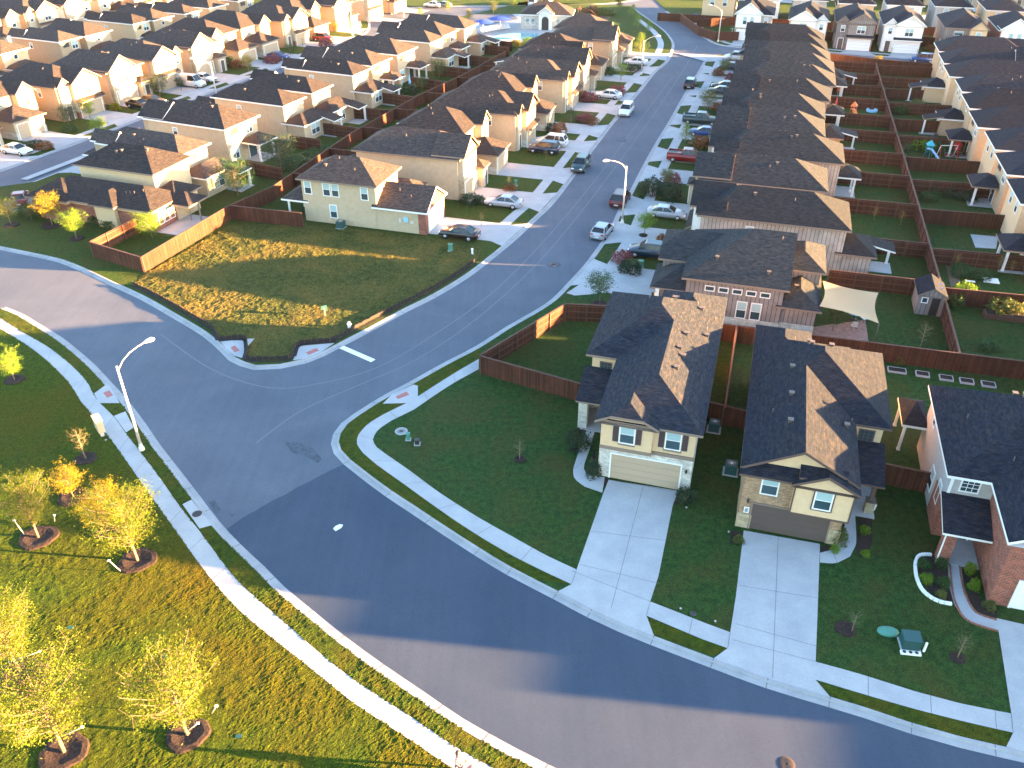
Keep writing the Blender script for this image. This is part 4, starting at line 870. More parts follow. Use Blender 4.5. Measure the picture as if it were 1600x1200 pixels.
def mulch_ring(p, rx, label, ry=None, rnd=random.Random(3)):
    mb = MB(); n = 28; ry = ry or rx; prof = ((1.0, 0.0), (.93, .10), (.72, .13), (.42, .05), (.2, .03)); vs = []; fs = []
    ph = rnd.uniform(0, 6)
    for r, z in prof:
        for k in range(n):
            a = 2 * math.pi * k / n; w = 1 + .05 * math.sin(3 * a + ph) + .03 * math.sin(7 * a + ph * 2); vs.append((r * w * rx * math.cos(a), r * w * ry * math.sin(a), z + .008 + rnd.uniform(-.012, .012)))
    for i in range(len(prof) - 1):
        for k in range(n): fs.append((i * n + k, i * n + (k + 1) % n, (i + 1) * n + (k + 1) % n, (i + 1) * n + k))
    fs.append(tuple((len(prof) - 1) * n + k for k in range(n))); mb.mesh(vs, fs, M['mulch'])
    return tag(mb.build('mulch_ring', loc=p), label, 'mulch ring', 'mulch rings under the young trees')
G_ = 'young trees planted in the park lawn'
for (x, y, h, kind, leaf, lb, s, wd, mr) in [
    (215, 876, 6.0, 'vase', 'yellow', 'bright yellow green tree beside the pavement, largest of the middle cluster', 1, 1.05, 1.25), (60, 840, 5.2, 'vase', 'yellow', 'pale yellow vase shaped tree with bare orange trunk near the left edge', 2, .88, 1.3),
    (293, 1148, 6.2, 'vase', 'yellow', 'yellow tree standing alone nearest the pavement at the bottom', 3, .9, 1.15), (100, 1175, 6.6, 'vase', 'yellow', 'broad yellow tree over a ring with a white stake at the lower left corner', 4, 1.0, 1.25),
    (32, 1050, 5.6, 'vase', 'yellow', 'yellow tree cut by the left edge above the broad corner tree', 5, .95, 1.1), (115, 777, 2.7, 'round', 'yel2', 'small round golden tree over a dark ring', 6, 1.2, 1.1),
    (172, 828, 3.6, 'vase', 'yel2', 'orange tinted tree partly hidden behind the brightest yellow tree', 7, 1.3, 1.0), (134, 717, 3.2, 'sparse', 'olive', 'thin see-through sapling beside the mailbox slab', 8, 1.0, .85),
    (23, 594, 3.0, 'round', 'lime', 'small lime tree at the left edge near the pavement', 9, 1.1, .85)]:
    tree(P(x, y), h, kind, leaf, lb, G_, s, wd); mulch_ring(P(x, y), mr, 'dark mulch ring under the ' + lb.split(' tree')[0].split(' sapling')[0] + (' sapling' if 'sapling' in lb else ' tree'), mr * .92)
def stake(x, y, tx, ty, label):
    a = P(x, y); mb = MB(); b = P(tx, ty, 1.2) - a; mb.tube([(0, 0, -.05), b], .028, M['pole'], 6); mb.box(-.07, .07, -.04, .04, -.05, .05, M['trim'], at=tuple(b)); tag(mb.build('tree_stake', loc=a), label, 'stake', 'white tree stakes in the park')
stake(40, 838, 22, 813, 'leaning white stake left of the pale vase shaped tree'); stake(190, 893, 170, 876, 'leaning white stake below the brightest yellow tree'); stake(93, 1152, 128, 1136, 'slanting white stake beside the broad corner tree')
stake(330, 1115, 338, 1103, 'short white stake right of the lone bottom tree'); stake(85, 815, 85, 805, 'small upright white stake on the grass between two rings'); stake(288, 1145, 309, 1130, 'slanting stake inside the ring of the lone bottom tree'); stake(10, 1035, 62, 1018, 'long slanting stake at the tree cut by the left edge')
# left corner lot trees
G2 = 'young trees beside the brick sided corner house'
for (x, y, h, kind, leaf, lb, s, mr) in [(18, 352, 3.6, 'round', 'olive', 'olive tree at the left edge above the bend', 11, .9), (82, 352, 4.2, 'round', 'yel2', 'gold and green tree in front of the brick side wall', 12, 1.3), (120, 373, 3.7, 'round', 'lime', 'lime green tree in a ring beside the orange fence corner', 13, .85),
    (238, 372, 3.3, 'dense', 'lime', 'dense lime tree inside the orange fenced yard', 14, .6), (300, 345, 2.4, 'sparse', 'yel2', 'sparse golden sapling on the patio side of the fence', 15, .5), (50, 345, 2.4, 'round', 'olive', 'low olive tree beside the street corner', 16, .7)]:
    tree(P(x, y), h, kind, leaf, lb, G2, s, 1.1)
    if mr > .8: mulch_ring(P(x, y), mr, 'dark ring under the ' + lb)
for i, (x, y, h, k, lf, lb) in enumerate([(372, 306, 4.9, 'dense', 'green', 'dark green tree beside the brown two storey back wall'), (440, 266, 5.0, 'dense', 'dark', 'dark tree with a sunlit tip behind the lot house'), (160, 218, 3.4, 'round', 'lime', 'sunlit green tree behind the corner house roof'),
    (937, 476, 3.7, 'round', 'green', 'leafy staked tree in a dark ring beside the wide pale driveway'), (1007, 368, 3.0, 'round', 'lime', 'lime tree between the silver sedan and the dark blue car'), (1300, 518, 2.7, 'round', 'green', 'round green tree growing in the red paver patio'),
    (1437, 545, 3.2, 'sparse', 'green', 'wispy green tree below the garden shed'), (892, 192, 2.9, 'cone', 'dark', 'dark conical tree left of the street between driveways'), (970, 126, 3.2, 'round', 'lime', 'lime tree between the two white sedans'), (1000, 84, 5.2, 'cone', 'lime', 'tall tree on the sunlit corner lawn with yellow top'),
    (996, 45, 4.0, 'cone', 'lime', 'tree beside the upper pavement bend, left one'), (1013, 50, 3.2, 'cone', 'lime', 'small tree beside the upper kerb, right one'), (988, 28, 4.0, 'cone', 'lime', 'yellow green tree at the top junction'), (967, 16, 3.2, 'round', 'green', 'round green tree by the top road at the junction'),
    (1071, 222, 3.6, 'cone', 'lime', 'yellow tipped tree above the red pickup'), (1041, 292, 2.6, 'round', 'olive', 'olive tree with pink neighbour shrub below the red pickup'), (1105, 172, 3.6, 'dense', 'olive', 'dense olive tree by the pavement beyond the teal pickup'), (1131, 118, 3.2, 'round', 'olive', 'olive street tree left of the upper dark sedan'), (1141, 96, 2.2, 'sparse', 'lime', 'thin sapling below the white car near the junction'),
    (128, 186, 0, '', '', ''), (141, 186, 3.0, 'round', 'lime', 'yellow lit sapling by the second garage of the left street'), (108, 196, 3.4, 'dense', 'dark', 'dark tree before the second house of the left street'), (250, 150, 3.8, 'dense', 'dark', 'grey green tree between garages of the left street'), (284, 142, 2.6, 'round', 'dark', 'small dark tree in front of the white van'),
    (389, 112, 3.2, 'round', 'yel2', 'golden sapling in a sunny front lawn of the left street'), (454, 88, 2.6, 'dense', 'green', 'green tree beside the dark blue car'), (474, 76, 2.6, 'sparse', 'lime', 'sapling between upper garages of the left street'), (540, 27, 3.2, 'round', 'green', 'round tree on the sunlit corner island'), (525, 50, 2.4, 'dense', 'yel2', 'golden bush like tree at the end of the left street'),
    (537, 8, 2.6, 'round', 'lime', 'bright tree on the yellow corner lawn at the top'), (657, 31, 3.6, 'cone', 'lime', 'yellow green tree above the roofs by the top road'), (700, 18, 3.2, 'cone', 'lime', 'yellow green tree on the verge of the top road'), (733, 36, 4.0, 'cone', 'yel2', 'golden tree left of the blue umbrellas'), (771, 22, 3.2, 'round', 'olive', 'olive tree beside the pool car park'), (803, 12, 3.4, 'cone', 'lime', 'bright tree near the top road above the clubhouse'), (868, 12, 3.2, 'round', 'yel2', 'yellow tree behind the clubhouse roof'),
    (545, 178, 0, '', '', ''), (686, 122, 3.6, 'dense', 'green', 'green tree in the yard with the white cloth'), (660, 142, 2.6, 'dense', 'green', 'low dark tree along the middle fence'), (1365, 344, 2.0, 'sparse', 'yel2', 'left gold tipped sapling against the yard fence'), (1406, 352, 2.2, 'sparse', 'yel2', 'right gold tipped sapling against the yard fence'),
    (1428, 75, 2.6, 'sparse', 'lime', 'lime sapling on the lawn right of the all white house'), (1492, 418, 2.0, 'sparse', 'yel2', 'gold tipped sapling at the left of the vegetable yard'), (1558, 425, 2.2, 'sparse', 'yel2', 'gold tipped sapling in the middle of the vegetable yard'), (1578, 428, 1.9, 'sparse', 'yel2', 'short gold sapling near the right edge of the vegetable yard'), (1597, 432, 2.2, 'sparse', 'yel2', 'gold tipped sapling cut by the right edge'),
    (812, 718, 2.2, 'sparse', 'green', 'thin bare sapling in the middle of the corner lawn'), (1330, 988, 2.0, 'sparse', 'green', 'thin sapling left of the green utility lid'), (1496, 1028, 2.2, 'sparse', 'green', 'sapling leaning over the dark round hole'), (853, 250, 2.0, 'sparse', 'olive', 'bare sapling on the lawn near the navy car'), (752, 352, 1.9, 'sparse', 'olive', 'bare sapling on the sunlit strip beside the black car'), (795, 297, 2.2, 'cone', 'dark', 'narrow dark conifer by the brick gabled drive'),
    (1180, 60, 2.2, 'round', 'green', 'small tree by the arched porch'), (1415, 245, 2.0, 'round', 'green', 'garden tree behind the rear yard fence'), (232, 205, 0, '', '', '')]):
    if h: tree(P(x, y), h, k, lf, lb, 'trees in the front and back yards', 20 + i % 6, 1.1 if k != 'sparse' else .9)
mulch_ring(P(937, 476), .9, 'dark ring at the foot of the staked tree by the wide pale driveway'); mulch_ring(P(1321, 983), .62, 'pale leafy ring of the thin sapling left of the green lid'); mulch_ring(P(812, 718), .45, 'small ring around the bare sapling in the corner lawn'); mulch_ring(P(1005, 368), .5, 'small ring by the silver sedan driveway')
GS = 'shrubs in the planting beds'
for i, (x, y, r, h, lf, lb) in enumerate([(905, 700, 1.0, 1.5, 'dark', 'big round dark shrub beside the corner house walk'), (896, 692, .75, 1.1, 'dark', 'smaller dark shrub left of the big round one'), (926, 745, .65, 1.4, 'dark', 'tall shrub at the left foot of the white stone wall'), (1070, 782, .8, 1.0, 'dark', 'grey green shrub at the right of the beige garage door'), (1310, 850, .55, 1.3, 'olive', 'tall shrub at the right foot of the brown garage door'), (1304, 862, .35, .5, 'lime', 'small pale plant under the buff stone corner'),
    (1350, 832, .42, .5, 'lime', 'yellow green plant in the bed by the post'), (1352, 868, .35, .4, 'lime', 'small plant at the end of the side bed'), (1154, 846, .45, .4, 'olive', 'low plant at the left foot of the brown garage house'), (1442, 885, .5, .5, 'green', 'leafy plant at the top of the white edged bed'), (1470, 885, .5, .6, 'green', 'dense plant beside the walk in the white edged bed'), (1446, 908, .5, .5, 'lime', 'light plant at the outer rim of the white edged bed'), (1473, 915, .5, .6, 'green', 'middle plant of the white edged bed'), (1470, 932, .4, .45, 'olive', 'lowest plant of the white edged bed'),
    (1514, 895, .4, .8, 'lime', 'upper bright plant against the brick wall'), (1520, 920, .4, .8, 'lime', 'lower bright plant against the brick wall'), (1545, 950, .45, .5, 'olive', 'low plants by the white garage corner'), (972, 410, 1.3, 1.3, 'pink', 'pink flowering shrub below the dark blue car'), (985, 424, 1.5, 1.2, 'dark', 'dark shrub beneath the pink flowering one'), (1033, 380, .8, 1.0, 'rust', 'rusty shrub against the garage'), (1020, 302, 2.2, 1.8, 'dark', 'large dark shrub mass above the silver sedan'), (1045, 310, 2.0, 1.8, 'dark', 'dark round shrub mass left of the porch'), (1012, 330, .0, 0, '', ''),
    (1050, 288, 1.3, 1.4, 'pink', 'pink shrub beside the olive tree'), (1095, 228, 1.8, 1.2, 'rust', 'reddish shrub row above the red pickup'), (1108, 226, 1.6, 1.2, 'dark', 'dark shrub beside the reddish row'), (1125, 172, 1.8, 1.2, 'rust', 'rusty shrub near the olive tree'), (1142, 172, 1.4, 1.2, 'dark', 'dark shrub by the pale wall corner'), (1122, 118, 1.4, 1.3, 'rust', 'dark red shrub left of the olive street tree'), (1140, 126, 1.1, 1.3, 'pink', 'pink shrub below the upper dark sedan'),
    (735, 318, 1.5, 1.2, 'dark', 'dark shrub beside the silver car driveway'), (750, 318, 1.0, .9, 'dark', 'smaller shrub next to it by the silver car'), (798, 297, 1.0, .7, 'rust', 'reddish low shrub by the curved front walk'), (915, 190, 1.7, 1.2, 'pink', 'pink shrub on the lawn below the white sedan'), (925, 194, 1.3, 1.0, 'rust', 'rusty shrub joined to the pink one'), (920, 158, 1.7, 1.4, 'pink', 'broad pink shrub beside the white sedan'), (909, 153, 1.3, 1.2, 'rust', 'dark red shrub left of the broad pink one'), (965, 148, 1.7, 1.5, 'pink', 'pink shrub behind the white sedan'), (875, 208, 1.4, 1.5, 'rust', 'orange brown shrub near the navy car'), (862, 205, 1.2, 1.2, 'dark', 'dark shrub behind the orange brown one'),
    (990, 110, 2.0, 1.0, 'dark', 'dark hedge clump below the upper white sedan'), (950, 116, 1.8, 1.2, 'green', 'green shrub before the tall gabled house'), (508, 72, 1.8, 1.3, 'pink', 'pink shrub before the red car'), (426, 98, 2.0, 1.4, 'pink', 'pink shrub by the left street kerb'), (372, 106, 1.6, 1.4, 'rust', 'red brown shrub before the left street house'), (358, 104, 1.7, 1.8, 'dark', 'dark green shrub beside the red brown one'), (55, 230, 1.8, .9, 'dark', 'low dark hedge above the white sedan'), (70, 232, 1.6, .9, 'rust', 'low brownish hedge right of it'), (110, 205, 1.3, 1.0, 'green', 'green shrub by the left street lawn'), (182, 172, 1.0, 1.1, 'yel2', 'golden shrub at the third garage'), (230, 148, 1.5, 1.3, 'yel2', 'yellowish shrub at the fourth garage'),
    (155, 350, 1.4, 1.0, 'green', 'clipped green hedge along the brick side wall'), (175, 354, 1.4, 1.0, 'green', 'right end of the clipped hedge at the brick wall'), (60, 338, 1.6, .9, 'green', 'green hedge near the corner driveway'), (40, 335, 1.5, .9, 'green', 'hedge end by the street corner'),
    (480, 250, 3.0, .8, 'green', 'vine covered ground behind the lot house'), (455, 262, 2.2, .8, 'green', 'leafy vines along the middle fence'), (500, 240, 2.4, .9, 'green', 'tangled vines by the fence corner'), (590, 165, 0, 0, '', ''), (628, 150, 1.8, 1.6, 'green', 'garden bushes by the blue umbrella'), (642, 146, 1.8, 1.6, 'dark', 'dark garden bushes along the middle fence'), (825, 70, 1.6, 1.4, 'lime', 'bright bush below the pool'), (805, 72, 1.6, 1.2, 'yel2', 'golden bush at the pool corner'),
    (1495, 405, 1.6, 1.2, 'green', 'leafy plant mass in the vegetable yard corner'), (1505, 428, 1.8, .8, 'green', 'spreading green vegetable patch'), (1530, 432, 1.6, .7, 'green', 'right end of the spreading vegetable patch'), (1505, 468, 1.6, 1.6, 'lime', 'tall bright bush behind the shed'), (1490, 478, 1.2, 1.4, 'green', 'bush between shed and dark fence'), (1560, 490, 1.6, 1.5, 'olive', 'bush by the dark raised beds'), (1577, 492, 1.5, 1.4, 'olive', 'second bush by the dark raised beds'), (1545, 545, 1.1, .6, 'green', 'pale plant against the long fence'),
    (1405, 566, .7, .8, 'olive', 'small plant against the fence behind the tan brick house'), (1480, 572, .8, 1.0, 'olive', 'plant by the fence above the white framed beds'), (1470, 238, 2.6, 1.4, 'green', 'hedge of green bushes by the blue play tower'), (1440, 232, 2.0, 1.4, 'lime', 'lighter bushes left of the blue play tower'), (1500, 238, 2.2, 1.3, 'green', 'right part of the hedge behind the swing'), (1455, 300, 2.0, 1.0, 'green', 'bushes in the yard right of the centre fence'), (1500, 308, 2.6, 1.0, 'dark', 'dark bushes below the long yard fence'), (1448, 312, 1.5, .9, 'green', 'low bush at the centre fence'), (1405, 178, 1.6, 1.4, 'green', 'yard bush left of the round blue pool'), (1430, 172, 1.8, 1.6, 'olive', 'trellised bush beside the round blue pool'),
    (1372, 98, 1.2, 1.2, 'yel2', 'golden bush at the head of the long fence'), (955, 118, 0, 0, '', ''), (945, 24, 3, 1.6, 'olive', 'rough bushes behind the playground'), (925, 22, 3, 1.6, 'rust', 'orange brown bushes left of the playground'), (1455, 78, 1.5, 1.0, 'rust', 'reddish shrub behind the parked dark car')]):
    if r: shrub(P(x, y), r, h, lf, lb, GS, i % 5)
# ================================================================ FENCES
def line_pts(a, b, step):
    L = (b - a).length; n = max(1, round(L / step)); return [a.lerp(b, i / n) for i in range(n + 1)], n
_fp = {}
def fence(pts, label, h=1.8, near=False, group='brown board fences', rails=1, top=True):
    """board fence: panels between posts, rails on one side"""
    base = pts[0]; r = empty('wood_fence', base, 0, label, 'fence', group); pan = MB(); rl = MB()
    key = ('post', h)
    if key not in _fp: _fp[key] = MB().box(-.055, .055, -.055, .055, -.05, h + .04, M['post']).data('post')
    rnd = random.Random(int(abs(base.x * 7 + base.y * 13))); cnt = 0
    for a, b in zip(pts[:-1], pts[1:]):
        d = (b - a).normalized(); nrm = Vector((-d.y, d.x, 0)) * rails; ang = math.atan2(d.y, d.x)
        q, n = line_pts(a, b, 2.4)
        for i in range(n + 1):
            if cnt < 95: link('post', _fp[key], r, q[i] - base + nrm * .09, ang); cnt += 1
        L = (b - a).length
        if near:
            m = int(L / .145)
            for i in range(m):
                x0 = i * L / m; x1 = (i + 1) * L / m - .008; z = h + rnd.uniform(-.015, .015); y = rnd.uniform(-.004, .004)
                pan.box(x0, x1, -.012 + y, .012 + y, .03, z, M['fence'], ang, tuple(a - base), False)
        else: pan.box(0, L, -.015, .015, .02, h, M['fence'], ang, tuple(a - base), False)
        for z in (.35, h * .55, h - .22):
            s0, s1 = sorted((rails * .014, rails * .06)); rl.box(0, L, s0, s1, z, z + .09, M['post'], ang, tuple(a - base))
        if top: rl.box(0, L, -.07, .09, h + .001, h + .04, M['fencecap'], ang, tuple(a - base))
    pan.build('boards', r); rl.build('rails', r); return r
z8 = lambda x, y: Vector((*P(x, y, 1.8)[:2], 0))
fence([z8(749, 556), z8(883, 475), z8(950, 478)], 'dark fence with its rails showing, around the corner house side yard', near=True, rails=-1)
fence([z8(749, 556), z8(912, 601)], 'plain brown fence facing the corner lawn beside the cream house', near=True, rails=1)
fence([GW(.75, 56), GW(.75, 69.3)], 'fence between the two tall foreground houses, with a sunlit strip', near=True)
fence([GW(-.9, 56.5), GW(2.6, 56.0)], 'short dark gate fence between cream and tan brick houses', near=True)
fence([GW(9.0, 52.4), GW(15.2, 52.0)], 'dark fence between tan brick and grey brick houses', near=True)
fence([GW(-3.5, 69.3), GW(7.6, 69.6), GW(19.4, 69.9), GW(33, 70.3), GW(60, 71)], 'long fence running behind the foreground houses to the right edge', near=True)
fence([GW(19.4, 70.0), GW(19.5, 84), GW(19.5, 105), GW(19.4, 125), GW(19.2, 150), GW(19.1, 180)], 'reddish spine fence running up between the back yards')
DS = [84.0, 93.6, 105.2, 115.5, 124.6, 134.6, 143.2, 153.0, 161.9, 170.3, 179.5]
for i, d in enumerate(DS):
    fence([GW(8.4 if i else 9.0, d - .2), GW(19.4, d)], f'cross fence left of the spine fence, {ORD[i]} from the shed', rails=-1, near=i < 3)
    fence([GW(19.6, d - 1.2), GW(29, d - .6)], f'cross fence right of the spine fence, {ORD[i]} from the shed', rails=(-1) ** i, near=i < 2)
fence([z8(139, 378), z8(220, 402), z8(358, 321), z8(470, 333)], 'orange sunlit fence around the corner yard beside the empty lot', near=True, rails=1)
fence([z8(139, 378), z8(213, 340)], 'short orange fence from the corner to the brick house', near=True, rails=-1)
fence([z8(358, 321), z8(425, 292), z8(550, 207), z8(652, 150), z8(727, 115), z8(790, 80)], 'middle fence between the two left rows of back yards', rails=1)
for i, (a, b) in enumerate([((440, 263), (375, 250)), ((500, 218), (455, 212)), ((560, 200), (505, 192)), ((613, 172), (553, 168)), ((650, 152), (598, 145)), ((700, 128), (640, 120)), ((735, 108), (680, 102)), ((768, 90), (714, 85)), ((795, 74), (735, 68))]):
    fence([z8(*a), z8(*b)], f'cross fence behind the sunlit backs, {ORD[i]} along the middle fence')
for i, (d, w0, w1) in enumerate([(94, -57.4, -48.8), (104.5, -57.5, -47.5), (115, -57.4, -47), (125.5, -56.6, -46), (136, -55.6, -45.5), (147, -53.6, -45), (157, -52, -44)]):
    fence([GW(w0, d), GW(w1, d)], f'cross fence behind the gabled houses, {ORD[i]} from the empty lot')
fence([z8(1058, 18), z8(1092, 42), z8(1118, 50), z8(1155, 50)], 'brown fence curving round the upper corner yard'); fence([z8(1090, 30), z8(1156, 27)], 'sunlit orange fence inside the upper corner yard')
fence([GW(6, 187), GW(18.8, 183.6), GW(40, 180.5)], 'fence along the cross street at the head of the yards')
for i, w in enumerate((1.4, 11.2, 20.6, 30.8, 42.2, 52)): fence([GW(w - 1.5, 208), GW(w + 1.8, 207.6)], f'gate fence between the upper right houses, {ORD[i]} from the left')
fence([GW(-28, 219.5), GW(90, 219.5)], 'fence between the first and second upper right rows')
for i in range(9): fence([GW(-143, 108 + 10 * i, 0, TF), GW(-134.5, 108.3 + 10 * i, 0, TF)], f'yard fence between the far left rows, {ORD[i]} from the left')
fence([z8(768, 62), z8(800, 66)], 'brown fence below the swimming pool')
# low black silt fence round the empty lot
sl = MB(); q = offset_line(A_left, -.75); cut0 = min(range(len(A_left)), key=lambda i: (A_left[i] - P(338, 530)).length); cut1 = min(range(len(A_left)), key=lambda i: (A_left[i] - P(528, 536)).length); mid_ = [P(343, 531), P(386, 529), P(388, 548), P(384, 561), P(402, 563), P(440, 562), P(456, 560), P(462, 541), P(470, 537), P(525, 533)]
sp = resample(q[i0:cut0], 30) + resample(smooth_line(mid_[:1] + mid_[1:]), 30) + resample(q[cut1:i1], 44)
base = sp[0].copy(); rnd = random.Random(2)
for a, b in zip(sp[:-1], sp[1:]):
    L = (b - a).length
    if L < .01: continue
    ang = math.atan2(b.y - a.y, b.x - a.x); sl.box(0, L, -.015, .015, .0, .38 + rnd.uniform(-.06, .03), M['black'], ang, tuple(a - base)); sl.box(0, L, -.35, -.01, .008, .02, M['black'], ang, tuple(a - base))
    sl.box(-.015, .015, -.05, -.01, 0, .46, M['post'], ang, tuple(a - base))
tag(sl.build('silt_fence', loc=base), 'low black fabric silt fence along the kerb of the empty lot', 'silt fence')
# ================================================================ STREET LAMPS
def lamp_mesh():
    pm = MB(); pm.lathe([(.22, 0), (.22, .25), (.15, .3), (.13, .6)], M['pole'], 10); pm.tube([(0, 0, .3), (0, 0, 7.5)], [.115, .075], M['pole'], 10)
    am = MB(); am.tube([(0, 0, 7.1), (.5, 0, 7.75), (1.1, 0, 8.15), (1.8, 0, 8.4), (2.35, 0, 8.5)], [.05, .045, .04, .035, .035], M['pole'], 8)
    hm = MB(); hm.tube([(2.25, 0, 8.5), (2.5, 0, 8.53), (2.85, 0, 8.53), (3.05, 0, 8.5)], [.07, .14, .17, .07], M['trim'], 10)
    return pm.data('pole'), am.data('arm'), hm.data('lamp_head')
LM = lamp_mesh()
for (x, y, az, s, lb) in [(222, 703, 45, 1, 'street lamp with curved arm over the junction on the park side'), (972, 349, 200, .93, 'street lamp behind the parked silver hatchback on the right kerb'), (342, 168, 200, .95, 'street lamp above the roofs of the left street'), (1122, 65, 160, .85, 'street lamp at the upper corner by the curved fence'), (1002, 116, 5, .8, 'street lamp beside the upper white sedan'), (551, 55, 10, .85, 'slim street lamp on the sunlit corner island'), (631, 27, 170, .85, 'street lamp at the top road junction')]:
    r = empty('street_lamp', P(x, y), R(az), lb, 'street lamp', 'street lamps')
    for n_, m_ in zip(('pole', 'arm', 'lamp_head'), LM): link(n_, m_, r, sc=(1, 1, s))
# ================================================================ PAVEMENTS AND DRIVEWAYS OF THE STREETS
def sub(line, a, b):
    i = min(range(len(line)), key=lambda k: (line[k] - a).length); j = min(range(len(line)), key=lambda k: (line[k] - b).length)
    return line[min(i, j):max(i, j) + 1]
WK = []
def walk(line, off0, off1, z=.012):
    n = max(8, len(line)); return strip('pavement', resample(offset_line(line, off0), n), resample(offset_line(line, off1), n), z, M['conc'])
sA = sub(A_left, P(800, 371), P(1012, 30)); walk(sA, -1.7, -3.0)
sC = sub(C_edge, P(1108, 88), P(900, 437)); walk(sC, -1.7, -3.0)
sF = sub(F_edge, P(25, 256), P(505, 79)); walk(sF, -1.5, -2.7)
walk(sub(F_edge, P(556, 52), P(556, 24)), -1.6, -3.0)
sT = sub(T_edge, P(1050, 22), GW(90, 189)); walk(sT, -1.5, -2.7)
walk(sub(A_left, P(0, 384), P(1, 384)) if False else B_right, 1.5, 2.7)
def hit(o, d, line):
    best = None
    for a, b in zip(line[:-1], line[1:]):
        e = b - a; den = d.x * e.y - d.y * e.x
        if abs(den) < 1e-9: continue
        w = a - o; t = (w.x * e.y - w.y * e.x) / den; u = (w.x * d.y - w.y * d.x) / den
        if t > 0 and 0 <= u <= 1 and (best is None or t < best): best = t
    return best
nd = 0
for r in [o for o in COL.objects if o.parent is None and o.type == 'EMPTY' and o.get('category') == 'house' and o.get('group') != 'big houses in the foreground']:
    for c in r.children:
        if not c.name.startswith('garage_door'): continue
        mw = Matrix.Translation(r.location) @ Matrix.Rotation(r.rotation_euler.z, 4, 'Z') @ Matrix.Translation(c.location) @ Matrix.Rotation(c.rotation_euler.z, 4, 'Z')
        o = mw.translation.copy(); o.z = 0; d = (mw.to_3x3() @ Vector((0, -1, 0))).normalized(); s = Vector((-d.y, d.x, 0))
        t = None
        for ln in (A_left, C_edge, F_edge, T_edge, B_right):
            h = hit(o, d, ln)
            if h and (t is None or h < t): t = h
        if t is None or t > 22: t = 7; fl = 0
        else: fl = .9
        e0 = o + s * 2.6; e1 = o - s * 2.6; tt = []
        for k in (1, -1):
            q = None
            for ln in (A_left, C_edge, F_edge, T_edge, B_right):
                h = hit(o + s * (2.6 + fl) * k, d, ln)
                if h and (q is None or h < q): q = h
            tt.append(q if q and q < 24 else t)
        z = .016 + .0004 * (nd % 3); nd += 1
        sheet('driveway', [e0, e0 + d * (tt[0] - 1.6), o + s * (2.6 + fl) + d * tt[0], o - s * (2.6 + fl) + d * tt[1], e1 + d * (tt[1] - 1.6), e1], z, M['conc'])
sheet('driveway', px((925, 432), (955, 430), (1020, 432), (1018, 462), (948, 458), (898, 462), (885, 458), (905, 445)), .0175, M['conc'])
sheet('driveway', px((5, 318), (50, 304), (60, 312), (95, 322), (100, 330), (60, 328), (20, 332)), .0175, M['conc'])
